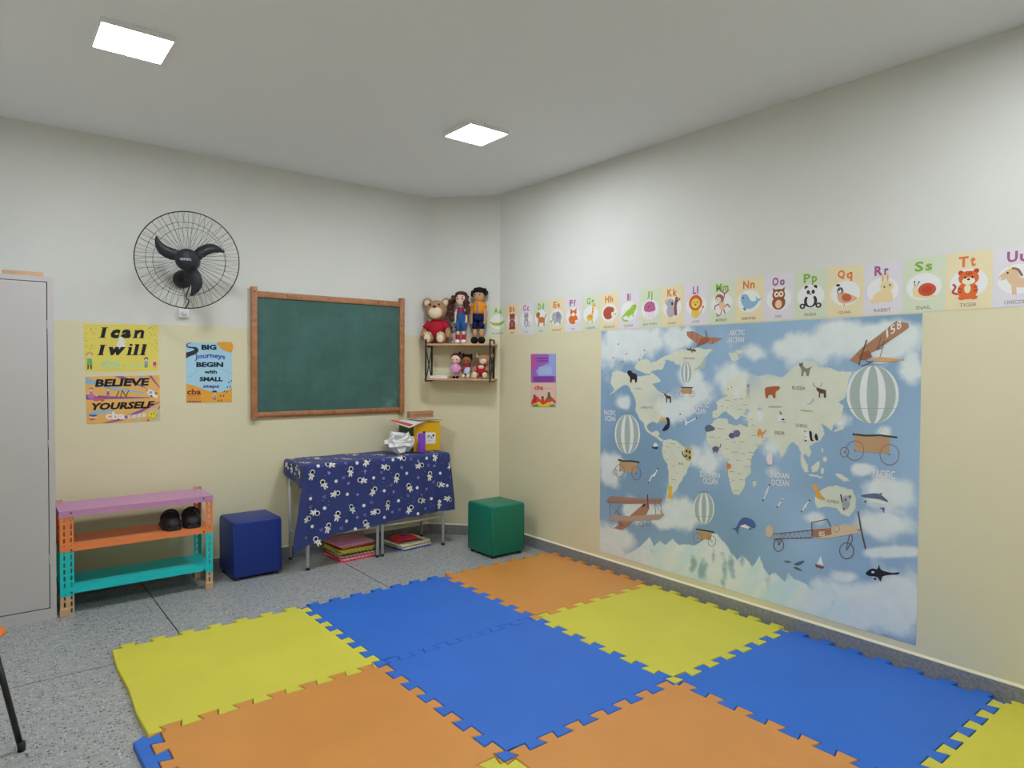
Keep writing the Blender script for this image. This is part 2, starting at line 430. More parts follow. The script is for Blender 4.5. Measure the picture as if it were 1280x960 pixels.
mb = MB(); mb.box(LX0, LY0, 0, LX0+.03, LY0+.02, LZ, STEEL).box(LX1-.030, LY0, 0, LX1, LY0+.02, LZ, STEEL)
mb.box(LX0+.03, LY0, LZ-.028, LX1-.03, LY0+.02, LZ, STEEL); mb.build('front_frame', lk)
MB().box(LX0+.03, LY0+.001, 0, LX1-.03, LY0+.02, .062, STEEL).build('plinth', lk)
xm = -.11
for a, b_ in ((LX0+.034, xm-.003), (xm+.003, LX1-.034)):
    d = MB().bbox(a, LY0-.001, .066, b_, LY0+.02, LZ-.032, STEEL, .003, 1).build('door', lk)
    for zz in (.32, .98, 1.66):
        MB().tube([(b_+.002, LY0-.001, zz), (b_+.002, LY0-.001, zz+.05)], .0035, STEEL, 6).build('hinge', d)
hd = MB().bbox(xm+.02, LY0-.02, .96, xm+.045, LY0-.001, 1.10, mat('chrome', (190, 190, 190), .62, .2, .5, 1), .004, 2).build('handle', lk)
WOODL = mat('raw_wood', (166, 134, 106), .62, .6, .3, var=.15, vscale=14)
o = MB().bbox(.115, 4.70, LZ+.001, .302, 4.76, LZ+.031, WOODL, .003, 1).build('wooden_block', base=(.21, 4.73, LZ)); tag(o, 'thin wooden block lying on top of the grey locker', 'block')

# ================================================================== SHOE RACK
RP = mat('rack_purple', (164, 116, 152), .66, .4, .4); RO = mat('rack_orange', (232, 114, 66), .68, .4, .4)
RT = mat('rack_teal', (22, 170, 172), .66, .4, .4); RB = mat('rack_beige', (168, 138, 104), .62, .5, .4)
RX0, RX1, RY0, RY1 = .360, 1.190, 4.62, 4.94
rk = thing('metal_shoe_rack', ((RX0+RX1)/2, (RY0+RY1)/2, 0), 'low metal shoe rack with purple, orange and turquoise shelves beside the locker', 'shelf')
def flange(mb, front, w0, w1, fixed, th, dirn):
    """slotted steel strip: real slots in two strips and bridges; dirn 'x' = faces the room, 'y' = faces sideways"""
    segs = [(0, .112, RB), (.112, .372, RT), (.372, .612, RO), (.612, .628, RB)][:3 if front else 4]
    if front: segs[2] = (.372, .6085, RO)
    mid = (w0+w1)/2; hs = .0045
    def bx(a, b_, z0, z1, m):
        if dirn == 'x': mb.box(a, fixed, z0, b_, fixed+th, z1, m)
        else: mb.box(fixed, a, z0, fixed+th, b_, z1, m)
    for z0, z1, m in segs:
        bx(w0, mid-hs, z0, z1, m); bx(mid+hs, w1, z0, z1, m)
        z = z0
        while z < z1-1e-4:
            ze = min(z+.013, z1); bx(mid-hs, mid+hs, z, ze, m); z += .040
for sx_, X in ((1, RX0), (-1, RX1)):
    for sy_, Yp in ((1, RY0), (-1, RY1)):
        mb = MB(); wx = sorted((X, X+sx_*.042)); wy = sorted((Yp+sy_*.0022, Yp+sy_*.042))
        flange(mb, sy_ > 0, wx[0], wx[1], Yp-(.0 if sy_ > 0 else .002), .002, 'x')
        flange(mb, sy_ > 0, wy[0], wy[1], X-(.0 if sx_ > 0 else .002), .002, 'y')
        if sx_ > 0 and sy_ > 0: flange(mb, True, .4025, .4285, Yp+.0045, .002, 'x')
        p = mb.build('post', rk)
        f = MB().bbox(wx[0]-.003, min(Yp, Yp+sy_*.03)-.003, 0, wx[1]+.003, max(Yp, Yp+sy_*.03)+.003, .045, RB, .003, 1).build('foot', p)
        for zz in (.136, .385, .60):
            MB().lathe([(.005, 0), (.005, .003)], GAPSHADE_BOLTS, (X+sx_*.055, Yp-.006 if sy_ > 0 else Yp+.004, zz-.002), 8, 'Y').build('bolt', p)
for z1, m in ((.612, RP), (.408, RO), (.162, RT)):
    mb = MB(); dpt = .036
    y0, y1, x0, x1 = RY0+.003, RY1-.003, RX0+.0025, RX1-.0025
    if m is RP: x0, x1, y0, y1 = RX0-.003, RX1+.003, RY0-.003, RY1+.003
    mb.box(x0, y0, z1-.0025, x1, y1, z1, m)
    mb.box(x0, y0, z1-dpt, x1, y0+.002, z1-.0025, m).box(x0, y1-.002, z1-dpt, x1, y1, z1-.0025, m)
    mb.box(x0, y0+.002, z1-dpt, x0+.002, y1-.002, z1-.0025, m).box(x1-.002, y0+.002, z1-dpt, x1, y1-.002, z1-.0025, m)
    mb.build('shelf_board', rk)

# ------------------------------------------------------------------ clogs on the middle shelf
RUB = mat('black_rubber', (30, 30, 32), .62, .55, .4)
def clog(cx, label, rot):
    z0 = .409; L = .235; y0 = 4.638
    t = thing('rubber_clog', (cx, y0+L/2, z0), label, 'shoe', 'pair of black clogs')
    M = Matrix.Translation((cx, y0+L/2, z0)) @ Matrix.Rotation(rad(rot), 4, 'Z') @ Matrix.Translation((0, -L/2, 0))
    def half(v): return .033+.021*math.sin(min(1, v*1.6)*math.pi*.5)*(1-.35*max(0, v-.55)/.45)
    def sole(u, v):
        return Vector(((u*2-1)*half(v)*(1 if .03 < v < .97 else .6), v*L, 0))
    mb = MB(); o2 = smooth_pts([(-.028, .004), (.028, .004), (.052, .05), (.052, .11), (.04, .18), (.032, .228), (-.032, .228), (-.04, .18), (-.052, .11), (-.052, .05)], 3)
    mb.prism(o2, 0, .024, RUB).xf(M).build('sole', t)
    def upper(u, v):
        yy = .006+v*.135; a = math.pi*u; hw = (.030+.023*math.sin(min(1, v*2.2+.15)*math.pi/2)); h = .018+.066*math.sin(min(1, v*1.25+.12)*math.pi/2)
        return Vector((-math.cos(a)*hw, yy, .022+math.sin(a)**.75*h))
    mb = MB().grid(upper, 14, 9, RUB); mb.ell((0, .012, .034), (.032, .012, .020), RUB, 12, 7); mb.xf(M).build('upper', t)
    def back(u, v):
        a = math.pi*(u); hw = .041; return Vector((-math.cos(a)*hw, .150+math.sin(a)*.075, .022+v*(.030+.015*math.sin(a))))
    MB().grid(back, 12, 3, RUB).xf(M).build('heel_cup', t)
    s_ = [(-.052*math.cos(a), .112+.0*math.sin(a)-.012*math.sin(a), .062+.055*math.sin(a)) for a in [math.pi*k/10 for k in range(11)]]
    MB().tube(s_, .008, RUB, 6).xf(M).build('strap', t)
    for q in (-1, 1):
        MB().lathe([(.009, -.003), (.009, .003)], mat('rivet', (70, 70, 74), .62, .4), (q*.054, .112, .062), 10, 'X').xf(M).build('rivet', t)
clog(.962, 'black rubber clog on the orange shelf, the one nearer the locker', 3)
clog(1.088, 'black rubber clog on the orange shelf, the one nearer the blue cube seat', -4)

# ================================================================== CUBE SEATS
def pouf(name, x0, y0, w, d, h, m, label):
    t = thing(name, (x0+w/2, y0+d/2, 0), label, 'pouf', 'cube seats')
    def top(p): return p
    mb = MB(); mb.bbox(x0, y0, .018, x0+w, y0+d, h, m, .016, 4)
    for v in mb.v:
        if v.z > h-.002:
            v.z += .012*(1-((v.x-x0-w/2)/(w/2))**2)*(1-((v.y-y0-d/2)/(d/2))**2)
    mb.build('cushion_body', t)
    for xx in (x0+.004, x0+w-.004):
        for yy in (y0+.004, y0+d-.004):
            MB().tube([(xx, yy, .03), (xx, yy, h-.02)], .0035, m, 6).build('corner_seam', t)
    zt = h-.012
    MB().tube([(x0+.006, y0+.006, zt), (x0+w-.006, y0+.006, zt), (x0+w-.006, y0+d-.006, zt), (x0+.006, y0+d-.006, zt)], .004, m, 6, closed=True).build('top_seam', t)
    for a in (x0+.03, x0+w-.03):
        for b_ in (y0+.03, y0+d-.03):
            MB().lathe([(.016, 0), (.02, .02)], RUB, (a, b_, 0), 12).build('foot', t)
pouf('cube_seat', 1.332, 4.672, .328, .325, .402, mat('blue_leatherette', (12, 36, 104), .62, .42, .45, bump=.2, bscale=260), 'blue leatherette cube seat between the shoe rack and the cloth-covered table')
pouf('cube_seat', 3.036, 4.042, .318, .325, .400, mat('green_leatherette', (0, 96, 76), .62, .42, .45, bump=.2, bscale=260), 'green leatherette cube seat in the corner under the doll shelf')

# ================================================================== DESKS, CLOTH
LEGM = mat('grey_metal_tube', (172, 172, 176), .62, .35, .5, .0); DTOP = mat('desk_laminate', (200, 200, 196), .62, .5)
def desk(xa, xb, label):
    t = thing('school_desk', ((xa+xb)/2, 4.80, 0), label, 'desk', 'school desks under the cloth')
    MB().bbox(xa-.016, 4.612, .735, xb+.016, 4.992, .755, DTOP, .004, 2).build('desktop', t)
    for x in (xa, xb):
        for y in (4.632, 4.975):
            l = MB().tube([(x, y, .016), (x, y, .734)], .0115, LEGM, 10).build('leg', t)
            MB().lathe([(.0135, 0), (.0135, .018)], RUB, (x, y, 0), 10).build('rubber_tip', l)
        MB().tube([(x, 4.632, .222), (x, 4.975, .222)], .009, LEGM, 8).build('side_rail', t)
    MB().tube([(xa, 4.632, .235), (xb, 4.632, .235)], .009, LEGM, 8).build('foot_rail', t)
    MB().tube([(xa, 4.632, .70), (xb, 4.632, .70)], .009, LEGM, 8).build('front_rail', t)
desk(1.832, 2.382, 'school desk under the astronaut cloth, the half nearer the blue cube seat')
desk(2.422, 2.975, 'school desk under the astronaut cloth, the half nearer the green cube seat')
NAVY = mat('cloth_navy', (46, 55, 104), .70, .7, .2, var=.08, vscale=6, sheen=.1); LINING = mat('cloth_underside', (205, 205, 205), .62, .8)
CZ, CXL, CXR, CYB, CDEP = .762, 1.808, 2.998, 4.998, .398
HEM = [(1.66, .17), (1.72, .185), (1.86, .20), (2.02, .248), (2.2, .256), (2.36, .266), (2.73, .290), (3.05, .298), (3.2, .30)]
def hem(x):
    for (a, ha), (b_, hb) in zip(HEM, HEM[1:]):
        if a <= x <= b_: return ha+(hb-ha)*(x-a)/(b_-a)
    return HEM[0][1] if x < HEM[0][0] else HEM[-1][1]
def cloth(u, v, off=0):
    df = max(0, v-CDEP); dl = max(0, CXL-u); dr = max(0, u-CXR); ds = dl-dr
    x = min(max(u, CXL), CXR); y = CYB-min(v, CDEP); r = math.hypot(abs(ds), df)
    z = CZ-r
    if r > 0:
        dx, dy = -ds/r, -df/r; o_ = (.014*min(1, r/.03)+.035*r)+off
        if r < .03: z = CZ-r*r/.06
        else: z = CZ-r+.015
        x += dx*o_; y += dy*o_
        x -= dl*.62*min(1, df/.5); x += dr*.5*min(1, df/.4)
        k = min(1, df/.45)
        y -= k*(.010*math.sin(u*19+.6)+.006*math.sin(u*41+v*5))+.012*k*max(0, 1-abs(u-2.92)/.12)*math.sin(u*60)
        if df == 0: x -= (1 if ds > 0 else -1)*.008*math.sin(v*22)*min(1, r/.1)
    else:
        z += off+.0012*math.sin(u*23+v*9)
    return Vector((x, y, z))
tc_ = thing('tablecloth', (2.40, 4.80, .758), 'navy tablecloth printed with astronauts and dots, draped over two desks', 'tablecloth')
def cu_(a, v):
    dlm = .120+.070*min(1, v/CDEP) if v <= CDEP else .19-.04*min(1, (v-CDEP)/.3); return CXL-dlm+(CXR+.09-CXL+dlm)*a
def cv_(u, b_): return b_*(CDEP+CZ+.015-hem(u-(CXL-u)*.3 if u < CXL else u)) 
def cloth_ab(a, b_, off=0):
    v = b_*1.0; vv = cv_(cu_(a, v), b_); u = cu_(a, vv); return cloth(u, cv_(u, b_), off)
MB().grid(lambda a, b_: cloth_ab(a, b_), 70, 48, NAVY).build('cloth', tc_, fix=False)
MB().grid(lambda a, b_: cloth_ab(.004+.992*a, .004+.992*b_, -.003), 50, 36, LINING).build('lining', tc_, fix=False)
C6 = lambda x, y: on_back(340+x/3.765, 490+y/3.765, 4.575)
class ClothPrint(Print):
    def __init__(s): s.mb = MB()
    def P(s, x, y, lay):
        u, v = x, y; p = cloth(u, v); a = cloth(u+.004, v)-p; b_ = cloth(u, v+.004)-p; n = a.cross(b_).normalized()
        if n.y > .3 or n.z < -.3 or (n.x > .3 and u < CXL): n = -n
        return p+n*((.0016+.0008*lay) if v > CDEP+.02 or u < CXL-.02 else (.0008+.0003*lay))
cp = ClothPrint()
def astro(u, v, r_, s_=1.0):
    c_, q = math.cos(r_), math.sin(r_); W = (226, 222, 205)
    def T_(x, y): return (u+(x*c_-y*q)*s_, v+(x*q+y*c_)*s_)
    def el(cx, cy, rx, ry, col, lay, n=10): cp.poly([T_(*p) for p in ellp(cx, cy, rx, ry, n)], col, lay)
    el(0, .016, .014, .019, W, 1); el(-.017, .008, .010, .006, W, 1, 7); el(.016, .014, .009, .006, W, 1, 7)
    el(-.009, .037, .006, .011, W, 1, 7); el(.010, .036, .006, .011, W, 1, 7); el(0, .018, .006, .007, (196, 170, 120), 2, 7)
    el(0, -.012, .019, .018, W, 2, 12); el(0, -.011, .013, .012, (22, 24, 40), 5, 10)
def uv_of(x, y):
    p = C6(x, y); return (min(max(p.x, CXL-.05), CXR+.02), CDEP+max(.028, CZ+.015-p.z))
for k, (x, y) in enumerate([(190, 388), (243, 433), (302, 480), (372, 372), (422, 418), (480, 465), (540, 358), (590, 403), (645, 448), (700, 348), (745, 393), (790, 438), (845, 343), (208, 573), (306, 580), (375, 548), (488, 565), (543, 530), (697, 512), (650, 550), (830, 505), (262, 636), (440, 620), (165, 600), (790, 527), (272, 332), (452, 320), (617, 306), (772, 302), (210, 700)]):
    u, v = uv_of(x, y); astro(u, v-.004, [.5, -.9, 2.6, .2, -2.4, 1.2, 3.4][k % 7]*.55)
for x, y in [(220, 346), (403, 335), (572, 320), (730, 312), (302, 420), (479, 404), (353, 481), (526, 464), (681, 450), (182, 502), (247, 546), (432, 534), (596, 512), (750, 502), (346, 606), (191, 634), (523, 588), (680, 570), (393, 645), (794, 383), (823, 440), (635, 383)]:
    u, v = uv_of(x, y); cp.poly(ellp(u, v, .0125, .0125, 12), (222, 222, 226), 1)
for x, y in [(270, 382), (440, 372), (612, 355), (766, 348), (525, 406), (687, 403), (405, 483), (575, 470), (728, 457), (403, 590), (567, 565), (720, 548), (150, 685), (360, 430), (690, 325)]:
    u, v = uv_of(x, y); cp.poly(ellp(u, v, .011, .011, 10), (118, 122, 178), 1)
for x, y in [(348, 328), (526, 318), (655, 318), (336, 405), (515, 380), (738, 348), (245, 495), (640, 490), (465, 520), (180, 545), (598, 555), (700, 485), (435, 580), (230, 650), (850, 400), (560, 440), (320, 640), (760, 425)]:
    u, v = uv_of(x, y); cp.poly(ellp(u, v, .015, .008, 8, 35), (98, 92, 150), 1); cp.poly(ellp(u+.006, v-.009, .010, .007, 8, -30), (92, 88, 146), 1)
rng = random.Random(3)
for k in range(170):
    u, v = rng.uniform(CXL+.01, CXR-.01), rng.uniform(.02, CDEP+.44); cp.poly(ellp(u, v, .0028, .0028, 6), (150, 150, 190), 1)
for k in range(46):
    u, v = CXL+.03+(CXR-CXL-.06)*((k*.381) % 1), .03+(CDEP-.06)*((k*.137+.03*(k % 3)) % 1)
    if k % 3 == 0: astro(u, v, k*.8, .9)
    else: cp.poly(ellp(u, v, .011, .011, 10), (215, 215, 222) if k % 3 == 1 else (118, 122, 178), 1)
for k, (dl_, v) in enumerate([(.05, .06), (.06, .16), (.05, .27), (.09, .34), (.07, .11), (.10, .22)]):
    if k < 4: astro(CXL-dl_, v, k*1.4, .9)
    else: cp.poly(ellp(CXL-dl_, v, .011, .011, 10), (215, 215, 222), 1)
o = cp.build('printed_pattern', tc_); o['kind'] = 'stuff'

# ================================================================== EVA SHEETS UNDER THE DESKS
def wavy_square(cx, cy, w, d, rot, n=11, amp=.006):
    P = []; c_, s_ = math.cos(rad(rot)), math.sin(rad(rot))
    cor = [(-w/2, -d/2), (w/2, -d/2), (w/2, d/2), (-w/2, d/2)]
    for k in range(4):
        a, b_ = Vector(cor[k]), Vector(cor[(k+1) % 4]); t = (b_-a).normalized(); nn_ = Vector((t.y, -t.x))
        for q in range(2*n):
            f = q/(2*n); p = a+(b_-a)*f+nn_*(amp if q % 2 else -amp*.2)
            P.append((cx+p.x*c_-p.y*s_, cy+p.x*s_+p.y*c_))
    return P
S1 = [((196, 52, 78), 'red sheet at the very bottom', 0), ((222, 176, 176), 'pale pink sheet', 1), ((170, 52, 70), 'crimson sheet', 0), ((206, 150, 150), 'dusty pink sheet', -1), ((98, 44, 50), 'maroon sheet', 1),
      ((152, 176, 70), 'lime green sheet', -1), ((172, 190, 74), 'light green sheet', 2), ((224, 166, 60), 'amber sheet', 0), ((122, 40, 50), 'dark red sheet', -2), ((150, 128, 84), 'olive brown sheet', 2), ((200, 130, 158), 'pink sheet on top', 0)]
z = 0.0
for k, (c, nm, r_) in enumerate(S1):
    m = mat('sheet_%02x%02x%02x' % c, c, .62, .7)
    P = wavy_square(2.232+.006*math.sin(k*2.3), 4.812-.006*math.cos(k*1.7), .275, .285, 3+r_*2, 9, .011)
    o = MB().prism(P, z+.0002, z+.0112, m).build('craft_foam_sheet', base=(2.232, 4.812, z)); z += .0114
    tag(o, 'wavy-edged %s of the taller stack under the table' % nm if 'sheet ' in nm else 'wavy-edged %s within the taller stack under the table' % nm, 'foam sheet', 'foam sheets stacked under the table')
S2 = [((58, 84, 160), 'blue foam sheet at the bottom of the lower stack under the table', -4), ((206, 190, 156), 'beige wavy-edged foam sheet above the blue one under the table', 3), ((150, 134, 110), 'brown wavy-edged foam sheet in the lower stack under the table', -2), ((222, 206, 176), 'cream wavy-edged foam sheet in the lower stack under the table', 4)]
z = 0.0
for k, (c, nm, r_) in enumerate(S2):
    P = wavy_square(2.735+.008*math.sin(k*2), 4.805, .275, .265, 5+r_, 9, .012)
    o = MB().prism(P, z+.0002, z+.0118, mat('sheet_%02x%02x%02x' % c, c, .62, .7)).build('craft_foam_sheet', base=(2.735, 4.805, z)); z += .012
    tag(o, nm, 'foam sheet', 'foam sheets stacked under the table')
rt = thing('folded_red_cloth', (2.70, 4.83, z), 'red cloth with a blue pattern folded on the lower stack under the table', 'cloth')
def redc(u, v):
    x, y = 2.595+.24*u, 4.70+.22*v; return Vector((x, y, z+.001+.040*(math.sin(math.pi*min(1, u*1.1+.02))*math.sin(math.pi*min(1, v+.03)))**.35+.004*(1+math.sin(9*u+4*v))*math.sin(math.pi*u)))
RED = mat('red_cloth', (180, 44, 54), .62, .8)
MB().grid(redc, 16, 14, RED).build('cloth', rt, fix=False)
pr = Print(lambda x, y: redc(x, y), (0, 0, 1), .002)
pr.sm([(.30, .35), (.55, .30), (.72, .5), (.6, .7), (.4, .62)], (56, 66, 130), 1); pr.build('blue_pattern', rt)

# ================================================================== THINGS ON THE TABLE
TZT = CZ+.0048
bx_ = thing('cardboard_box', (2.89, 4.87, TZT), 'yellow and dark green box with a white label, on the cloth-covered table', 'box')
YEL = mat('box_yellow', (214, 160, 20), .72, .55); GRN = mat('box_dark_green', (50, 74, 52), .62, .6)
BX0, BX1, BY0, BY1, BZ1 = 2.764, 3.016, 4.752, 4.985, 1.003
MB().box(BX0+.004, BY0, TZT, BX1, BY0+.004, BZ1, YEL).build('front_panel', bx_)
MB().box(BX0, BY0, TZT, BX0+.004, BY1, BZ1, GRN).build('side_panel', bx_)
MB().box(BX1-.004, BY0+.004, TZT, BX1, BY1, BZ1, YEL).build('side_panel', bx_)
MB().box(BX0+.004, BY1-.004, TZT, BX1-.004, BY1, BZ1, GRN).build('back_panel', bx_)
MB().box(BX0+.004, BY0+.004, BZ1-.006, BX1-.004, BY1-.004, BZ1-.002, YEL).build('lid', bx_)
c4 = lambda x, y: on_back(480+x/12, 500+y/12, BY0)
pr = Print(c4, (0, -1, 0), .0006)
pr.poly([(500, 500), (515, 488), (760, 484), (775, 495), (772, 642), (760, 655), (515, 662), (500, 650)], (216, 210, 212), 1)
pr.text('PPY', 652, 525, 700, 575, (92, 60, 132), 2, .02); pr.e(738, 530, 14, 18, (38, 36, 50), 2); pr.e(715, 562, 12, 10, (38, 36, 50), 2); pr.line([(650, 612), (710, 606)], 8, (200, 150, 190), 2)
pr.build('label', bx_)
PUR = mat('purple_plastic', (112, 52, 158), .62, .4, .45)
tb = thing('purple_tube', (2.795, 4.672, TZT), 'purple cylindrical tube standing in front of the yellow box', 'tube')
MB().lathe([(.029, 0), (.030, .006), (.030, .150), (.0285, .157)], PUR, (2.795, 4.672, TZT), 20).build('body', tb)
MB().bbox(2.808, 4.660, TZT+.157, 2.822, 4.678, TZT+.172, RUB, .003, 1).build('cap_tab', tb)
# crumpled plastic bag
BAG = mat('crumpled_white_plastic', (214, 214, 224), .62, .35, .5, trans=.12)
bm = bmesh.new(); bmesh.ops.create_icosphere(bm, subdivisions=3, radius=1)
for v in bm.verts:
    d = v.co.normalized(); n_ = noise.turbulence_vector(d*1.9+Vector((4, 1, 7)), 4, True, amplitude_scale=.55, frequency_scale=2.1)
    k_ = noise.cell(d*2.7)*.22+noise.noise(d*3.1)*.35; v.co = Vector((d.x*(1.0-.35*max(0, d.z)-.18*max(0, -d.z)), d.y, d.z))*(.78+k_+.25*n_.x) + Vector((.22*n_.y+.10*d.z, .15*n_.z, 0))
bg = MB(); zs = [v.co.z for v in bm.verts]; z0_, z1_ = min(zs), max(zs)
bm.verts.index_update()
bg.add([(2.635+v.co.x*.105+.025*(v.co.z-z0_)*(1 if v.co.x < 0 else -.2)*-1, 4.735+v.co.y*.075, TZT+(max(v.co.z, z0_+.12*(z1_-z0_))-z0_-.12*(z1_-z0_))/(z1_-z0_)*.205) for v in bm.verts], [[q.index for q in f.verts] for f in bm.faces], BAG)
bm.free(); o = bg.build('plastic_bag', base=(2.64, 4.73, TZT)); tag(o, 'crumpled white plastic bag beside the yellow box on the table', 'bag')
# magazines and block on the box
PAP = mat('glossy_paper', (214, 214, 218), .62, .35, .45); MRED = mat('magazine_red', (178, 70, 62), .62, .4)
mg = thing('open_magazine', (2.75, 4.80, BZ1), 'white magazine with a red cover drooping over the left edge of the yellow box', 'magazine')
ML, MF, MR_, MBk = Vector((2.572, 4.82, 1.022)), Vector((2.675, 4.66, .972)), Vector((2.90, 4.745, 1.010)), Vector((2.73, 4.94, 1.012))
def magp(u, v, dz=0):
    p = ML*(1-u)*(1-v)+MF*u*(1-v)+MR_*u*v+MBk*(1-u)*v; p.z += dz+.012*math.sin(math.pi*v)*(1-.5*u); return p
for q, mm in ((0, PAP), (.0035, PAP)):
    mb = MB(); mb.grid(lambda u, v: magp(u, v, q+.002), 8, 8, mm); mb.grid(lambda u, v: magp(u, v, q), 8, 8, mm); mb.build('page_block' if q == 0 else 'cover', mg, fix=False)
pr = Print(lambda x, y: magp(x, y, .0058), (0, 0, 1), .0005)
pr.poly([(.04, .06), (.95, .06), (.95, .16), (.92, .30), (.55, .28), (.06, .24)], (172, 66, 58), 1); pr.poly([(.05, .3), (.3, .3), (.3, .55), (.05, .5)], (200, 150, 90), 1); pr.poly([(.35, .36), (.92, .4), (.92, .8), (.35, .75)], (190, 196, 206), 1)
pr.build('cover_print', mg)
sh = thing('paper_sheet', (2.93, 4.86, BZ1+.012), 'loose white sheets sticking out over the right edge of the yellow box', 'paper')
def shp(u, v, k=0): return Vector((2.80+.275*u, 4.735+.16*v-.05*u*v, BZ1+.018+.0045*math.sin(3*u)-.006*u+.004*k))
for k in range(2):
    mb = MB(); mb.grid(lambda u, v: shp(u*(1-.08*k), v, k), 8, 6, PAP); mb.grid(lambda u, v: shp(u*(1-.08*k), v, k)-Vector((0, 0, .0012)), 8, 6, PAP); mb.build('sheet', sh, fix=False)
BLK = mat('carved_wood', (146, 104, 78), .62, .6, .3, var=.12, vscale=20)
wb = thing('wooden_sign_block', (2.86, 4.83, BZ1+.03), 'small carved wooden sign block lying on the papers on the yellow box', 'sign')
zb_ = BZ1+.036
MB().bbox(2.765, 4.80, zb_, 2.985, 4.86, zb_+.052, BLK, .004, 2).build('block', wb)
pr = Print(lambda x, y: Vector((x, 4.80, y)), (0, -1, 0), .0004); D_ = (96, 56, 44)
for k in range(9):
    x0 = 2.80+k*.017; pr.line([(x0, zb_+.016), (x0+.005, zb_+.032-.004*(k % 3)), (x0+.011, zb_+.018)], .003, D_, 1)
pr.e(2.957, zb_+.024, .006, .006, D_, 1); pr.build('carved_lettering', wb)

# ================================================================== CHAIR AT THE FRAME EDGE
ORP = mat('orange_plastic', (226, 104, 34), .66, .4, .45); BLKM = mat('black_steel', (28, 28, 30), .62, .35, .45)
cc = Vector((-.172, 3.080, 0)); MCHAIR = Matrix.Translation(cc) @ Matrix.Rotation(rad(-20), 4, 'Z')   # local +x = side facing the mats, +y = far side
ch = thing('school_chair', tuple(cc), 'orange school chair with black legs at the left edge', 'chair')
def seatf(u, v, dz=0):
    x, y = (u-.5)*.40, (v-.5)*.40; k = 1.0
    r_ = math.hypot(max(0, abs(x)-.15), max(0, abs(y)-.15))
    if r_ > .05:
        f = .05/r_; x = math.copysign(.15+max(0, abs(x)-.15)*f, x); y = math.copysign(.15+max(0, abs(y)-.15)*f, y)
    return Vector((x, y, .452-.010*math.cos(math.pi*(u-.5))*math.cos(math.pi*(v-.5))+dz))
mb = MB(); mb.grid(lambda u, v: seatf(u, v), 18, 18, ORP); mb.grid(lambda u, v: seatf(u, v, -.014), 18, 18, ORP)
rim = [(i/18, 0) for i in range(18)]+[(1, i/18) for i in range(18)]+[(1-i/18, 1) for i in range(18)]+[(0, 1-i/18) for i in range(18)]
mb.tube([seatf(u, v, -.007) for u, v in rim], .008, ORP, 6, closed=True); mb.xf(MCHAIR).build('seat', ch)
MB().tube([(-.15, -.16, .432), (.165, -.16, .432), (.165, .16, .432), (-.15, .16, .432)], .010, BLKM, 8, closed=True).xf(MCHAIR).build('seat_frame', ch)
for sx_, sy_ in ((1, 1), (1, -1), (-1, 1), (-1, -1)):
    l = MB().tube([(sx_*.165, sy_*.14, .432), (sx_*.262, sy_*.115, .012)], .011, BLKM, 10).xf(MCHAIR).build('leg', ch)
    MB().lathe([(.0135, 0), (.0140, .02), (.0125, .035)], RUB, (sx_*.264, sy_*.115, 0), 10).xf(MCHAIR).build('rubber_tip', l)
for sy_ in (1, -1):
    MB().tube([(-.15, sy_*.16, .432), (-.20, sy_*.165, .60), (-.225, sy_*.165, .80)], .010, BLKM, 8).xf(MCHAIR).build('back_upright', ch)
mb = MB(); mb.bbox(-.232, -.19, .62, -.212, .19, .80, ORP, .009, 3); mb.xf(MCHAIR).build('backrest', ch)

# ================================================================== WALL FAN
FBLK = mat('fan_black_plastic', (36, 38, 44), .62, .45, .4); WIRE = mat('fan_black_wire', (34, 34, 36), .62, .4, .4, .3)
FC = Vector((1.072, 4.725, 2.140)); MFAN = Matrix.Translation(FC) @ Matrix.Rotation(rad(-21), 4, 'Z') @ Matrix.Rotation(rad(3), 4, 'X')
fn = thing('wall_fan', (1.108, YB, 2.05), 'black wall fan with three blades in a round wire cage', 'fan')
RC = .310
ring = lambda r_, y_, n=56: [(r_*math.cos(2*math.pi*k/n), y_, r_*math.sin(2*math.pi*k/n)) for k in range(n)]
MB().tube(ring(RC, 0), .0034, WIRE, 6, closed=True).xf(MFAN).build('cage_rim', fn)
MB().tube(ring(RC*.755, -.055), .0016, WIRE, 4, closed=True).xf(MFAN).build('front_ring', fn)
MB().tube(ring(RC*.70, .075), .0016, WIRE, 4, closed=True).xf(MFAN).build('rear_ring', fn)
def grille(ys, r0, yc, nw, tw):
    mb = MB()
    for k in range(nw):
        a0 = 2*math.pi*(k+.5*(ys > 0))/nw; path = []
        for q in range(9):
            f = q/8; r_ = r0+(RC-r0)*f; a = a0+tw*math.sin(f*math.pi*1.5)*(.05 if k % 2 else .035)*(1 if k % 4 < 2 else -1)
            a = a0+(a-a0)*.55; path.append((r_*math.cos(a), ys*yc*(1-f**3.2), r_*math.sin(a)))
        mb.tube(path, .00105, WIRE, 3, cap=False)
    return mb
o = grille(-1, .030, .088, 46, 1).xf(MFAN).build('front_grille', fn); o['kind'] = 'stuff'
o = grille(1, .055, .105, 40, 1.3).xf(MFAN).build('rear_grille', fn); o['kind'] = 'stuff'
def blade(ang):
    cl = [(.045, .002, .070), (.085, .020, .076), (.125, .030, .072), (.165, .030, .064), (.198, .016, .050), (.220, -.002, .032), (.230, -.012, .010)]
    cl = smooth_pts(cl, 3, False); vs = []; n = len(cl)
    for r_, o_, w_ in cl:
        for e, dy in ((.5, -.003), (-.5, -.003), (-.5, .003), (.5, .003)):
            vs.append((r_, dy+e*w_*.35, o_+e*w_))
    fs = [(i*4+k, i*4+(k+1) % 4, (i+1)*4+(k+1) % 4, (i+1)*4+k) for i in range(n-1) for k in range(4)]+[(3, 2, 1, 0), tuple((n-1)*4+k for k in range(4))]
    MB().add(vs, fs, FBLK, True).xf(MFAN @ Matrix.Rotation(rad(-ang), 4, 'Y')).build('blade', fn)
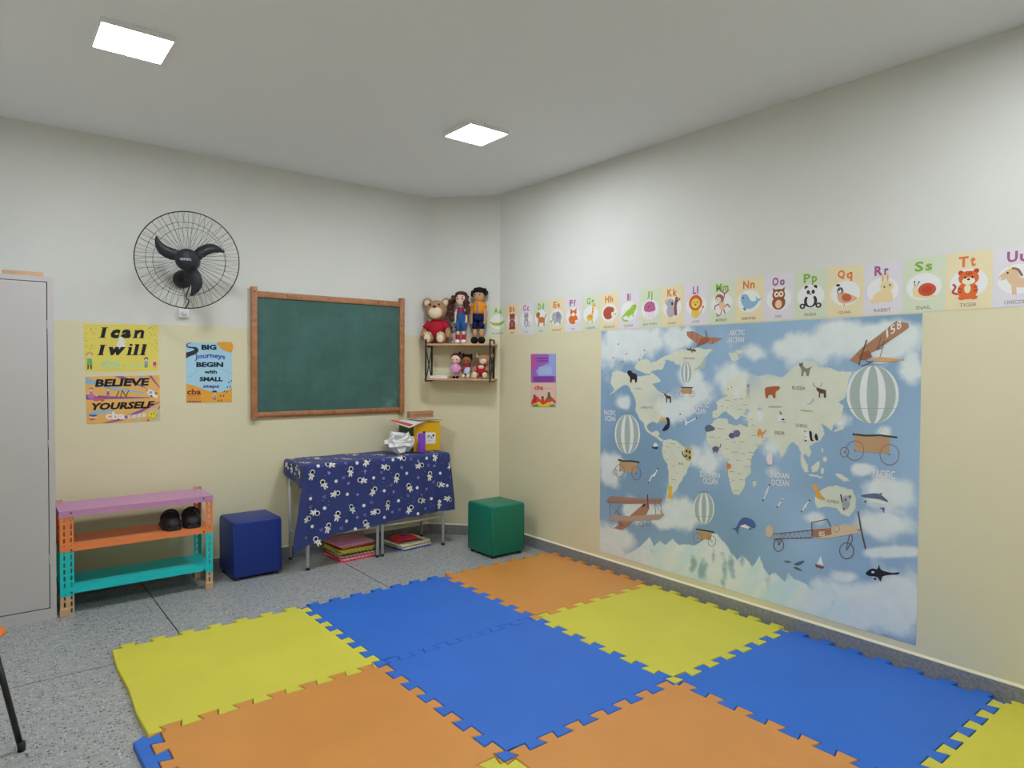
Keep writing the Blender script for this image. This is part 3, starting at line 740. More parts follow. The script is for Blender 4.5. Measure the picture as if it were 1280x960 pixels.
for a in (146, 20, -82): blade(a)
hub = MB().lathe([(.010, -.064), (.045, -.060), (.064, -.048), (.071, -.030), (.071, -.004), (.060, .004)], FBLK, (0, 0, 0), 32, 'Y').xf(MFAN).build('hub', fn)
pr = Print(lambda x, y: MFAN @ Vector((x, -.0655, y)), MFAN.to_3x3() @ Vector((0, -1, 0)), .001)
pr.text('VENTISOL', -.038, .006, .034, -.008, (196, 198, 204), 1, .02); pr.build('brand_mark', hub)
MB().lathe([(.050, .006), (.066, .02), (.066, .085), (.05, .115), (.03, .125)], FBLK, (0, 0, 0), 24, 'Y').xf(MFAN).build('motor', fn)
WMx, WMz = 1.108, 2.050
MB().lathe([(.062, YB-.001), (.062, YB-.03), (.050, YB-.055), (.030, YB-.065)], FBLK, (WMx, 0, WMz), 24, 'Y').build('wall_mount', fn)
mo = MFAN @ Vector((0, .10, 0))
MB().tube([(WMx, YB-.055, WMz), (WMx+.004, YB-.12, WMz+.01), (WMx+.008, mo.y+.02, WMz+.05), (mo.x, mo.y, mo.z-.02)], .017, FBLK, 10).build('arm', fn)
sw0 = Vector((1.108, YB-.032, 1.846))
MB().tube(smooth_pts([(WMx+.038, YB-.05, WMz-.045), (1.142, YB-.02, 1.98), (1.128, YB-.012, 1.93), (1.146, YB-.014, 1.905), (1.128, YB-.02, 1.86), (1.118, YB-.016, 1.8475)], 4, False), .004, RUB, 6).build('power_cord', fn)
WPL = mat('white_plastic', (214, 214, 216), .62, .4)
sb = thing('fan_switch_box', (1.110, YB, 1.785), 'small white fan speed switch on the wall under the fan', 'switch')
MB().bbox(1.077, YB-.030, 1.786, 1.143, YB-.0003, 1.846, WPL, .005, 2).build('housing', sb)
k_ = MB().lathe([(.016, YB-.0302), (.016, YB-.038), (.013, YB-.042)], mat('knob_grey', (170, 172, 190), .62, .4), (1.110, 0, 1.814), 18, 'Y').build('dial', sb)
MB().box(1.108, YB-.0435, 1.806, 1.112, YB-.0421, 1.826, WPL).build('pointer', k_)

# ================================================================== CHALKBOARD
FRW, nt, b = nodes_mat('varnished_wood'); tcn = nt.nodes.new('ShaderNodeTexCoord'); mp_ = nt.nodes.new('ShaderNodeMapping'); mp_.inputs['Scale'].default_value = (9, 9, 9)
nt.links.new(tcn.outputs['Object'], mp_.inputs[0]); nz = nt.nodes.new('ShaderNodeTexNoise'); nz.inputs['Scale'].default_value = 2.2; nz.inputs['Detail'].default_value = 7; nz.inputs['Distortion'].default_value = 1.2; nt.links.new(mp_.outputs[0], nz.inputs['Vector'])
rr_ = ramp(nt, [(.3, alb((128, 84, 54))), (.7, alb((156, 108, 74)))], nz.outputs['Fac']); nt.links.new(rr_.outputs[0], b.inputs['Base Color']); b.inputs['Roughness'].default_value = .45
CBM, nt, b = nodes_mat('chalkboard_green'); tcn = nt.nodes.new('ShaderNodeTexCoord'); nz = nt.nodes.new('ShaderNodeTexNoise'); nz.inputs['Scale'].default_value = 3.2; nz.inputs['Detail'].default_value = 8; nz.inputs['Roughness'].default_value = .65; nt.links.new(tcn.outputs['Object'], nz.inputs['Vector'])
rr_ = ramp(nt, [(.42, alb((45, 77, 71))), (.62, alb((53, 87, 83))), (.78, alb((82, 112, 112)))], nz.outputs['Fac']); nt.links.new(rr_.outputs[0], b.inputs['Base Color']); b.inputs['Roughness'].default_value = .6
cb = thing('chalkboard', (2.19, YB, 1.065), 'green chalkboard in a varnished wooden frame on the wall', 'chalkboard')
MB().box(1.595, YB-.014, 1.105, 2.79, YB-.0005, 1.975, CBM).build('writing_surface', cb)
for x0 in (1.562, 2.780): MB().bbox(x0, YB-.038, 1.064, x0+.041, YB-.0005, 2.036, FRW, .003, 2).build('frame_post', cb)
MB().bbox(1.6035, YB-.026, 1.962, 2.7795, YB-.0145, 2.006, FRW, .003, 2).build('frame_rail', cb)
MB().bbox(1.6035, YB-.026, 1.086, 2.7795, YB-.0145, 1.118, FRW, .003, 2).build('frame_rail', cb)
MB().box(1.6035, YB-.014, 1.070, 2.7795, YB-.0005, 1.086, FRW).build('lower_backing', cb)
for x, z in ((1.582, 2.0), (1.83, 1.986), (2.16, 1.985), (2.58, 1.982), (2.20, 1.102), (2.73, 1.10), (2.795, 1.80)):
    yk = YB-.0385 if x < 1.603 or x > 2.78 else YB-.0265
    MB().lathe([(.005, yk-.001), (.006, yk+.001)], GAPSHADE_BOLTS, (x, 0, z), 8, 'Y').build('screw', cb)

# ================================================================== DOLL SHELF ON THE CORNER WALL
SWD = mat('shelf_wood', (172, 132, 104), .62, .55, .3, var=.1, vscale=10)
def chb(*a): return MB().box(*a).xf(MCH)
sc_ = MCH @ Vector((.31, -.1, 1.335))
ws = thing('wall_shelf', tuple(sc_), 'two-tier wooden wall shelf with black metal side frames, holding dolls', 'shelf')
MB().bbox(.008, -.198, 1.640, .606, -.002, 1.656, SWD, .002, 1).xf(MCH).build('shelf_board', ws)
MB().bbox(.008, -.198, 1.348, .606, -.002, 1.362, SWD, .002, 1).xf(MCH).build('shelf_board', ws)
for s_ in (.030, .578):
    e = .012
    mb = MB()
    mb.box(s_-e/2, -.212, 1.334, s_+e/2, -.198, 1.694, BLKM).box(s_-e/2, -.0145, 1.334, s_+e/2, -.0005, 1.694, BLKM)
    mb.box(s_-e/2, -.198, 1.334, s_+e/2, -.0145, 1.347, BLKM).box(s_-e/2, -.198, 1.682, s_+e/2, -.0145, 1.694, BLKM).box(s_-e/2, -.198, 1.626, s_+e/2, -.0145, 1.639, BLKM)
    f = mb.xf(MCH).build('side_frame', ws)
    for za, zb2 in ((1.365, 1.626), (1.626, 1.365)):
        off_ = .003 if za < zb2 else -.003
        MB().tube([(s_+off_, -.198, za), (s_+off_, -.0145, zb2)], .005, BLKM, 6).xf(MCH).build('cross_brace', f)

def plush(*c, **k): return mat('plush_%02x%02x%02x' % c, c, .72, .9, .15, var=.08, vscale=40, bump=.35, bscale=240)
class Toy:
    def __init__(s, name, s0, o0, z0, label, cat, grp):
        s.M = MCH @ Matrix.Translation((s0, -o0, z0)); s.t = thing(name, tuple(s.M @ Vector((0, 0, 0))), label, cat, grp)
    def part(s, name, fn_, parent=None):
        mb = MB(); fn_(mb); return mb.xf(s.M).build(name, parent or s.t)
def ball(c, r, m, **k): return lambda mb: mb.ell(c, r, m, **k)
def limb(path, r, m): return lambda mb: mb.tube(smooth_pts(path, 3, False) if len(path) > 2 else path, r, m, 10)
TAN, CRM, RSH, DRK = plush(158, 122, 92), plush(204, 186, 162), plush(160, 34, 48), mat('toy_eye', (24, 20, 22), .62, .25, .5)
def eyes(T_, x, y, z, r=.006):
    for q in (-1, 1): T_.part('eye', ball((q*x, y, z), (r, r*.7, r*1.15), DRK, nu=8, nv=6))

# big sitting bear
T_ = Toy('teddy_bear', .094, .098, 1.6565, 'large brown teddy bear in a red shirt sitting on the upper shelf', 'teddy bear', 'toys on the wall shelf')
h = T_.part('head', ball((0, .005, .285), (.097, .080, .088), TAN, nu=20, nv=12))
for q in (-1, 1):
    e = T_.part('ear', ball((q*.084, .012, .352), (.043, .022, .043), TAN)); T_.part('inner_ear', ball((q*.080, -.006, .347), (.026, .012, .028), CRM), e)
mz = T_.part('muzzle', ball((.004, -.058, .262), (.062, .034, .052), CRM, nu=16, nv=10))
T_.part('nose', ball((.003, -.083, .312), (.016, .012, .012), plush(84, 52, 44)), mz)
eyes(T_, .038, -.071, .330, .0085)
T_.part('shirt', lambda mb: (mb.ell((0, .01, .130), (.080, .062, .090), RSH, 18, 10), mb.tube([(-.055, .005, .180), (-.100, -.005, .128)], [.036, .032], RSH), mb.tube([(.055, .005, .180), (.100, -.005, .128)], [.036, .032], RSH)))
for q in (-1, 1):
    T_.part('arm', limb([(q*.096, -.006, .130), (q*.106, -.02, .090), (q*.104, -.045, .052)], .025, TAN))
    l = T_.part('leg', lambda mb: (mb.tube([(q*.05, .01, .045), (q*.056, -.06, .046)], [.04, .040], TAN), mb.ell((q*.056, -.075, .052), (.043, .024, .052), TAN)))
    T_.part('sole', ball((q*.056, -.094, .045), (.029, .008, .036), CRM), l)
    for k in range(3): T_.part('toe_pad', ball((q*.056+(k-1)*.022, -.092, .090-abs(k-1)*.008), (.0085, .006, .009), CRM, nu=8, nv=6), l)
# grey plush
GRY = plush(176, 172, 164)
T_ = Toy('plush_toy', .238, .036, 1.6565, 'small grey plush toy squeezed between the big bear and the girl doll', 'plush toy', 'toys on the wall shelf')
T_.part('body', ball((0, 0, .052), (.026, .028, .052), GRY)); h = T_.part('head', ball((0, -.004, .136), (.032, .030, .034), GRY))
for q in (-1, 1): T_.part('ear', ball((q*.022, 0, .164), (.010, .009, .014), GRY), h); T_.part('arm', limb([(q*.02, 0, .09), (q*.030, -.01, .06)], .009, GRY)); T_.part('foot', ball((q*.014, -.026, .014), (.013, .020, .014), GRY))
eyes(T_, .013, -.032, .142, .005)
# girl doll
SK1, HAIRB, JEAN = plush(212, 176, 160), plush(72, 48, 42), plush(44, 82, 134)
T_ = Toy('girl_doll', .314, .128, 1.6565, 'doll with long curly brown hair, denim overalls and red boots on the upper shelf', 'doll', 'toys on the wall shelf')
T_.part('head', ball((0, -.010, .372), (.042, .040, .054), SK1, nu=16, nv=10)); eyes(T_, .020, -.047, .377, .0065)
for q in (-1, 1): T_.part('eyebrow', lambda mb: mb.tube([(q*.012, -.048, .396), (q*.028, -.045, .396)], .002, HAIRB, 5))
def curls(mb):
    mb.ell((0, .018, .385), (.062, .046, .062), HAIRB, 16, 10); mb.ell((0, .0, .420), (.052, .042, .024), HAIRB)
    r_ = random.Random(5)
    for k in range(70):
        sd = -1 if k % 3 else 1; hz = r_.uniform(.20, .40) if sd < 0 else r_.uniform(.26, .40)
        wx = .048+(.034 if sd < 0 else .008)*math.sin((.41-hz)/.21*math.pi*.8)
        mb.ell((sd*(wx*r_.uniform(.75, 1.1))+(-.012 if sd < 0 else 0), r_.uniform(-.035, .03), hz), (r_.uniform(.012, .02),)*3, HAIRB, 8, 6)
T_.part('hair', curls)
T_.part('shirt', ball((0, 0, .272), (.036, .028, .040), RSH)); T_.part('neck', limb([(0, 0, .29), (0, -.002, .335)], .014, SK1))
ov = T_.part('overalls', lambda mb: (mb.ell((.002, -.002, .222), (.042, .032, .062), JEAN, 14, 9), mb.tube([(-.021, 0, .20), (-.024, 0, .108)], [.024, .021], JEAN), mb.tube([(.021, 0, .20), (.024, 0, .108)], [.024, .021], JEAN)))
for q in (-1, 1):
    T_.part('strap', lambda mb: mb.tube([(q*.020, -.026, .262), (q*.024, -.020, .305)], .005, JEAN, 6), ov)
    T_.part('arm', limb([(q*.032, 0, .29), (q*.046, -.004, .24), (q*.046, -.008, .175)], .010, SK1))
    T_.part('leg', limb([(q*.024, 0, .112), (q*.024, 0, .06)], .015, SK1))
    b_ = T_.part('boot', lambda mb: mb.lathe([(.017, .018), (.019, .04), (.018, .078)], RSH, (q*.025, 0, 0), 12)); T_.part('toe_cap', ball((q*.026, -.016, .018), (.023, .034, .018), plush(222, 216, 212)), b_)
# boy doll
SK2, NVY, ORG, BLKH = plush(176, 136, 104), plush(28, 32, 72), plush(224, 132, 34), plush(28, 26, 28)
T_ = Toy('boy_doll', .452, .070, 1.6565, 'tall doll with black hair, orange vest and navy shorts on the upper shelf', 'doll', 'toys on the wall shelf')
h = T_.part('head', ball((.004, -.006, .408), (.049, .045, .056), SK2, nu=16, nv=10)); eyes(T_, .020, -.048, .414, .0055)
T_.part('nose', ball((.006, -.052, .398), (.006, .005, .005), SK2, nu=8, nv=6))
def blackhair(mb):
    mb.ell((.003, .012, .432), (.060, .050, .054), BLKH, 18, 10); r_ = random.Random(2)
    for k in range(26):
        a = r_.uniform(-math.pi, 0); mb.ell((.052*math.cos(a)+.004, .045*math.sin(a)*.9, .450+r_.uniform(-.008, .012)), (.017, .014, .014), BLKH, 8, 6)
    mb.ell((.064, .0, .436), (.022, .02, .024), BLKH, 10, 7); mb.ell((-.052, .0, .425), (.016, .02, .026), BLKH, 10, 7)
T_.part('hair', blackhair); T_.part('neck', limb([(.002, 0, .34), (.003, 0, .37)], .017, SK2))
v_ = T_.part('vest', lambda mb: mb.lathe([(.032, .362), (.046, .345), (.049, .30), (.050, .258), (.03, .255)], ORG, (0, 0, 0), 18))
T_.part('shirt_front', lambda mb: mb.bbox(-.008, -.054, .262, .008, -.044, .352, plush(120, 112, 130), .003, 1), v_)
T_.part('shorts', lambda mb: (mb.lathe([(.047, .258), (.050, .23), (.050, .20)], NVY, (0, 0, 0), 16), mb.tube([(-.026, 0, .21), (-.028, 0, .130)], [.027, .026], NVY), mb.tube([(.026, 0, .21), (.028, 0, .130)], [.027, .026], NVY)))
for q in (-1, 1):
    T_.part('sleeve', limb([(q*.042, 0, .345), (q*.058, 0, .305)], .018, ORG)); T_.part('arm', limb([(q*.052, 0, .31), (q*.058, -.003, .24), (q*.058, -.008, .168)], .0125, SK2))
    T_.part('leg', limb([(q*.028, 0, .135), (q*.028, 0, .045)], .019, SK2)); T_.part('shoe', ball((q*.031, -.014, .031), (.032, .042, .031), BLKH))
# lower shelf
PNK = plush(220, 146, 190)
T_ = Toy('small_doll', .262, .090, 1.3625, 'small doll in a pink dotted dress on the lower shelf', 'doll', 'toys on the wall shelf')
T_.part('head', ball((0, -.004, .160), (.044, .040, .043), SK1, nu=16, nv=10)); eyes(T_, .017, -.043, .160, .005)
T_.part('hair', lambda mb: (mb.ell((0, .012, .176), (.050, .042, .042), HAIRB, 16, 9), mb.ell((.034, .006, .214), (.013, .012, .016), HAIRB, 8, 6)))
d_ = T_.part('dress', lambda mb: mb.lathe([(.018, .125), (.030, .110), (.038, .070), (.040, .048), (.02, .046)], PNK, (0, 0, 0), 16))
for k in range(9):
    a = -math.pi/2+(k % 3-1)*.6; zz = .058+.02*(k//3); rr2 = .0385-.10*max(0, zz-.07); T_.part('dot', ball((rr2*math.cos(a), rr2*math.sin(a), zz), (.003, .003, .003), plush(120, 60, 110), nu=6, nv=4), d_)
for q in (-1, 1):
    T_.part('arm', limb([(q*.026, 0, .108), (q*.042, -.01, .075)], .009, PNK)); T_.part('leg', limb([(q*.014, 0, .05), (q*.014, 0, .012)], .011, SK1)); T_.part('shoe', ball((q*.015, -.008, .011), (.013, .02, .011), BLKH))
SK3 = plush(140, 88, 64)
T_ = Toy('small_doll', .360, .090, 1.3625, 'small brown-skinned doll with dark hair and a red scarf on the lower shelf', 'doll', 'toys on the wall shelf')
T_.part('head', ball((0, -.004, .150), (.040, .038, .042), SK3, nu=16, nv=10)); eyes(T_, .016, -.040, .152, .005)
T_.part('hair', lambda mb: (mb.ell((0, .012, .172), (.046, .040, .036), BLKH, 16, 9), mb.ell((-.032, .0, .200), (.014, .013, .016), BLKH, 8, 6), mb.ell((.036, .0, .196), (.013, .013, .015), BLKH, 8, 6)))
T_.part('scarf', lambda mb: (mb.lathe([(.024, .098), (.032, .106), (.024, .116)], RSH, (0, 0, 0), 14), mb.tube([(-.016, -.026, .105), (-.038, -.03, .062)], .009, RSH, 6)))
T_.part('body', ball((0, 0, .068), (.034, .028, .042), plush(170, 184, 204)))
for q in (-1, 1):
    T_.part('arm', limb([(q*.028, 0, .095), (q*.042, -.012, .060)], .010, SK3)); T_.part('leg', limb([(q*.014, 0, .034), (q*.018, -.05, .018)], .014, BLKH if q < 0 else CRM)); T_.part('shoe', ball((q*.019, -.060, .020), (.015, .014, .019), CRM))
T_ = Toy('teddy_bear', .484, .090, 1.3625, 'small brown teddy bear in a red outfit at the right end of the lower shelf', 'teddy bear', 'toys on the wall shelf')
h = T_.part('head', ball((.022, .004, .160), (.056, .048, .052), TAN, nu=16, nv=10))
for q in (-1, 1): e = T_.part('ear', ball((.022+q*.056, .008, .196), (.026, .014, .028), TAN)); T_.part('inner_ear', ball((.022+q*.056, -.004, .194), (.015, .007, .017), CRM), e)
T_.part('muzzle', ball((.022, -.042, .146), (.030, .018, .024), CRM))
eyes(T_, .02, -.044, .172, .005)
T_.part('shirt', ball((0, 0, .074), (.054, .044, .058), RSH)); T_.part('belly_patch', ball((.004, -.036, .098), (.026, .012, .018), CRM))
for q in (-1, 1):
    T_.part('arm', limb([(q*.040, 0, .10), (q*.052, -.025, .066)], .015, TAN)); l = T_.part('leg', limb([(q*.03, 0, .032), (q*.042, -.070, .028)], .022, TAN)); T_.part('sole', ball((q*.043, -.078, .030), (.022, .010, .027), CRM), l)
o = MB().bbox(.056, -.165, 1.3625, .205, -.03, 1.386, mat('book_white', (214, 212, 208), .62, .6), .002, 1).xf(MCH).build('white_book', base=tuple(MCH @ Vector((.13, -.1, 1.3625)))); tag(o, 'white book lying flat on the lower shelf beside the pink doll', 'book')

# ================================================================== POSTERS ON THE BACK WALL
def paper(mp, nrm, quad, rgb, parent, name='paper', th=.0010):
    n = Vector(nrm); m = ink(rgb); a = [mp(x, y)+n*.0003 for x, y in quad]; b_ = [p+n*th for p in a]; k = len(quad)
    return MB().add(a+b_, [list(range(k))[::-1], list(range(k, 2*k))]+[(i, (i+1) % k, k+(i+1) % k, k+i) for i in range(k)], m).build(name, parent)
BKN = (0, -1, 0); K = (30, 28, 34)
def kid(p, x, y, s_, hair, top, legs, skin=(222, 180, 158), lay=2):
    p.line([(x-8*s_, y+58*s_), (x-10*s_, y+88*s_)], 9*s_, legs, lay); p.line([(x+8*s_, y+58*s_), (x+10*s_, y+88*s_)], 9*s_, legs, lay)
    p.line([(x-14*s_, y+32*s_), (x-28*s_, y+42*s_)], 7*s_, skin, lay); p.line([(x+14*s_, y+32*s_), (x+28*s_, y+38*s_)], 7*s_, skin, lay)
    p.poly([(x-14*s_, y+24*s_), (x+14*s_, y+24*s_), (x+18*s_, y+62*s_), (x-18*s_, y+62*s_)], top, lay+1)
    p.e(x, y+2*s_, 20*s_, 19*s_, hair, lay+1); p.e(x, y+9*s_, 15*s_, 14*s_, skin, lay+2)
def slab_bar(p, x, y0, y1, w, sh, col, top=1, bot=1, lay=4):
    dx = (y1-y0)*sh
    p.poly([(x+dx, y0), (x+dx+w, y0), (x+w, y1), (x, y1)], col, lay)
    if top: p.poly([(x+dx-w*.35, y0), (x+dx+w*.5, y0), (x+dx+w*.5, y0+12), (x+dx-w*.3, y0+9)], col, lay)
    if top > 1: p.poly([(x+dx+w*.5, y0), (x+dx+w*1.35, y0), (x+dx+w*1.3, y0+9), (x+dx+w*.5, y0+12)], col, lay)
    if bot: p.poly([(x-w*.4, y1), (x-w*.35, y1-9), (x+w*.5, y1-12), (x+w*1.35, y1-9), (x+w*1.3, y1)], col, lay)
q = crop(on_back, 98, 398, 11.636); base = q(620, 770)
t = thing('wall_poster', tuple(base), 'yellow poster reading I can & I will', 'poster', 'posters beside the fan')
paper(q, BKN, [(72, 80), (1165, 100), (1165, 765), (95, 775)], (204, 190, 92), t)
p = Print(q, BKN)
rng = random.Random(4)
for k in range(60):
    x = rng.choice([rng.uniform(85, 260), rng.uniform(1000, 1150)]); y = rng.uniform(105, 480); p.e(x, y, rng.uniform(4, 8), rng.uniform(4, 8), rng.choice([(120, 110, 60), (150, 120, 60), (190, 200, 130), (90, 84, 60)]), 1, n=6)
p.build('confetti_print', t)
slab_bar(p, 318, 130, 282, 58, .24, K, 2, 1)
p.text('c', 468, 160, 612, 290, K, 4, .07, .25); p.text('a', 618, 160, 768, 290, K, 4, .07, .25)
slab_bar(p, 800, 172, 288, 46, .22, K); slab_bar(p, 895, 190, 288, 46, .18, K, 0, 1); p.poly([(850, 200), (880, 168), (935, 168), (955, 190), (940, 215), (900, 200), (860, 230)], K, 4)
p.build('black_lettering', t); slab_bar(p, 292, 384, 535, 58, .24, K, 2, 1); p.text('w', 440, 415, 690, 535, K, 4, .06, .25); slab_bar(p, 708, 418, 535, 48, .22, K); p.e(765, 385, 24, 16, K, 4)
slab_bar(p, 796, 375, 535, 54, .24, K); slab_bar(p, 902, 375, 535, 54, .24, K)
p.build('black_lettering', t)
p.text('&', 552, 268, 692, 418, (226, 224, 220), 6, .05, .15).build('ampersand', t)
p.text('cba', 320, 580, 615, 712, (150, 196, 160), 3, .012); p.line([(330, 742), (600, 742)], 8, (176, 190, 120), 3)
for k in range(11): p.poly([(690+k*22, 668), (706+k*22, 668), (706+k*22, 712), (690+k*22, 712)], (178, 196, 130), 3)
p.e(662, 690, 8, 8, (206, 120, 110), 3); p.line([(690, 628), (920, 622)], 6, (190, 196, 120), 3)
p.build('logo_print', t)
kid(p, 162, 530, 1.9*1.25, (188, 164, 74), (96, 164, 96), (70, 44, 38)); p.e(160, 520, 58, 30, (184, 158, 70), 3); p.e(162, 552, 40, 30, (222, 180, 158), 4)
p.build('child_print', t); kid(p, 985, 588, 1.45, (60, 40, 44), (112, 138, 190), (52, 64, 100)); p.build('child_print', t); kid(p, 1108, 600, 1.35, (206, 176, 90), (176, 56, 96), (206, 120, 130))
p.build('child_print', t)

q = crop(on_back, 98, 464, 11.636)
t = thing('wall_poster', tuple(q(620, 765)), 'orange poster reading BELIEVE IN YOURSELF', 'poster', 'posters beside the fan')
paper(q, BKN, [(98, 78), (1178, 60), (1192, 722), (120, 775)], (212, 162, 92), t)
p = Print(q, BKN); BL, PU = (132, 164, 184), (124, 84, 138)
p.poly([(99, 90), (230, 130), (480, 220), (960, 310), (960, 330), (470, 262), (250, 200), (101, 180)], BL, 1)
p.poly([(520, 74), (650, 72), (760, 120), (1000, 250), (950, 240), (700, 140)], PU, 1); p.poly([(1020, 64), (1060, 63), (1180, 230), (1182, 250)], PU, 1)
p.poly([(860, 66), (920, 65), (1000, 140), (960, 150)], BL, 1); p.poly([(108, 345), (260, 350), (480, 365), (1040, 380), (1040, 392), (112, 415)], PU, 1)
p.poly([(114, 630), (300, 560), (520, 560), (500, 590), (116, 650)], BL, 1); p.poly([(350, 755), (600, 690), (900, 560), (1180, 440), (1180, 455), (930, 590), (640, 715), (450, 752)], PU, 1)
p.poly([(980, 728), (1186, 500), (1187, 530), (1030, 726)], (150, 110, 110), 1); p.poly([(800, 735), (870, 690), (930, 690), (880, 732)], (150, 180, 176), 1)
p.poly([(1010, 600), (1080, 530), (1186, 560), (1190, 720), (1040, 724)], (178, 172, 150), 1)
p.build('ray_print', t)
p.text('BELIEVE', 240, 108, 1035, 220, K, 4, .045, .12, -22); p.build('black_lettering', t); p.text('YOURSELF', 190, 448, 1110, 552, K, 4, .045, .22, -34); p.build('black_lettering', t)
for a in ([(548, 375), (590, 285)], [(610, 375), (640, 282), (690, 368), (732, 280)]): p.line(a, 11, K, 4)
p.build('black_lettering', t)
p.text('cba', 395, 588, 680, 702, (226, 222, 222), 4, .035)
for k in range(11): p.poly([(715+k*25, 640-k*3), (733+k*25, 637-k*3), (733+k*25, 690-k*3), (715+k*25, 692-k*3)], [(226, 222, 222), (190, 206, 210), (226, 180, 160)][k % 3], 4)
p.build('logo_print', t)
p.e(1078, 640, 66, 66, (214, 190, 60), 4); p.line([(1035, 655), (1075, 690), (1125, 672), (1142, 620)], 6, (90, 70, 30), 5, 3); p.e(1062, 622, 6, 15, (90, 70, 30), 5); p.e(1102, 610, 6, 15, (90, 70, 30), 5); p.build('smiley_print', t)
p.e(1058, 318, 74, 42, (222, 218, 222), 4, rot=35); p.e(1050, 310, 24, 22, (110, 150, 200), 5); p.poly([(985, 270), (1010, 262), (1000, 300)], (130, 50, 80), 5); p.poly([(1040, 350), (1062, 380), (1080, 378), (1070, 350)], (90, 50, 60), 5); p.poly([(1100, 310), (1148, 310), (1130, 340)], (90, 50, 60), 5); p.e(1130, 370, 26, 18, (214, 210, 206), 4); p.build('rocket_print', t)
kid(p, 185, 262, 1.4, (150, 70, 80), (176, 110, 160), (150, 100, 160)); kid(p, 430, 262, 1.2, (190, 120, 60), (118, 96, 160), (118, 96, 160))
p.e(260, 410, 52, 26, (176, 84, 130), 4); p.e(345, 415, 36, 26, (196, 80, 90), 4); p.e(185, 372, 50, 30, (166, 110, 170), 4); p.e(262, 350, 20, 18, (216, 170, 150), 4)
p.poly([(160, 632), (265, 632), (270, 648), (220, 662), (150, 648)], (74, 84, 140), 4); p.poly([(140, 690), (230, 690), (260, 700), (190, 716)], (190, 80, 70), 4); p.line([(150, 676), (280, 672)], 9, (214, 206, 206), 4); p.build('children_print', t)

q = crop(on_back, 226, 420, 10.667)
t = thing('wall_poster', tuple(q(375, 890)), 'blue and orange poster reading BIG Journeys BEGIN with SMALL steps', 'poster', 'posters beside the fan')
paper(q, BKN, [(66, 88), (682, 86), (682, 885), (70, 893)], (150, 188, 212), t)
p = Print(q, BKN); OR = (206, 148, 56)
p.sm([(482, 89), (682, 88), (681, 215), (640, 215), (570, 190), (525, 150)], OR, 1, 3); p.build('hill_print', t); p.poly([(70, 640)]+smooth_pts([(70, 642), (160, 655), (280, 700), (420, 745), (560, 745), (630, 720), (681, 690)], 4, False)+[(681, 883), (71, 891)], OR, 1)
p.build('hill_print', t)
p.poly(smooth_pts([(160, 90), (100, 105), (92, 135), (140, 145), (205, 150), (236, 190), (200, 240), (120, 270), (70, 300)], 4, False)+[(70, 220)]+smooth_pts([(70, 220), (130, 205), (178, 185), (160, 165), (110, 160), (76, 140), (82, 105), (130, 88)], 4, False), (46, 46, 54), 2); p.build('road_print', t)
D2 = (26, 36, 54)
p.text('BIG', 275, 115, 475, 185, D2, 4, .05); p.build('black_lettering', t); p.text('BEGIN', 205, 348, 565, 415, D2, 4, .05); p.build('black_lettering', t); p.text('with', 312, 452, 480, 502, D2, 4, .04); p.build('black_lettering', t); p.text('SMALL', 250, 545, 558, 605, D2, 4, .05); p.build('black_lettering', t)
V2 = (60, 70, 150); p.text('Journeys', 185, 225, 590, 312, V2, 4, .03, 0, 0, 22); p.build('blue_lettering', t); p.text('steps', 298, 650, 510, 705, V2, 4, .035); p.build('blue_lettering', t)
p.text('cba', 82, 705, 268, 783, (112, 46, 62), 4, .03); p.line([(85, 802), (262, 800)], 8, (180, 104, 60), 4)
for k in range(9): p.poly([(84+k*21, 862), (98+k*21, 862), (98+k*21, 884), (84+k*21, 884)], (128, 70, 66), 4)
p.line([(85, 838), (265, 836)], 10, (176, 110, 80), 4); p.build('logo_print', t)
kid(p, 450, 752, 1.15, (40, 36, 40), (150, 150, 160), (110, 70, 90)); p.e(448, 740, 34, 14, (60, 56, 60), 5); p.build('child_print', t)
for x, y in [(640, 618), (672, 600), (620, 682), (655, 678), (578, 738), (612, 744), (528, 798), (568, 798), (500, 862), (536, 858)]: p.e(x, y, 6, 17, K, 4, rot=35 if y > 700 else 15)
for a in ([(90, 530), (120, 545), (150, 525), (165, 500), (200, 485), (220, 440)], [(560, 440), (590, 465), (640, 480), (665, 500), (660, 475)]): p.line(a, 5, (130, 150, 190), 3, 3)
p.build('footprint_print', t)

# ================================================================== PURPLE POSTER ON THE RIGHT WALL
RN = (-1, 0, 0)
q = crop(on_right, 640, 420, 8)
t = thing('wall_poster', tuple(q(315, 712)), 'purple and pink poster with colourful children on the wall left of the world map', 'poster')
paper(q, RN, [(190, 180), (440, 178), (440, 712), (190, 706)], (146, 92, 168), t)
p = Print(q, RN)
p.poly([(192, 181), (240, 181), (230, 330), (192, 330)], (176, 76, 140), 1); p.poly([(370, 180), (438, 180), (438, 400), (260, 400), (240, 350), (300, 300), (372, 270)], (134, 150, 206), 1); p.poly([(270, 310), (400, 305), (400, 385), (270, 390)], (150, 166, 220), 2)
p.poly([(215, 405), (420, 402), (420, 460), (215, 463)], (120, 60, 142), 2); p.poly([(191, 466), (439, 466), (439, 711), (191, 705)], (212, 172, 158), 1)
for y in (225, 250): p.line([(250, y), (360, y-2)], 12, (112, 56, 142), 2)
p.build('background_print', t)
p.text('cba', 225, 492, 315, 538, (176, 62, 58), 3, .03); p.line([(325, 527), (410, 525)], 6, (190, 140, 130), 3); p.build('logo_print', t)
for k, (x, y, c) in enumerate([(228, 600, (172, 48, 48)), (308, 615, (192, 60, 48)), (372, 575, (48, 112, 74))]): p.e(x, y, 12, 14, (92, 50, 44), 4); p.poly([(x-16, y+14), (x+16, y+14), (x+14, y+60), (x-14, y+60)], c, 3)
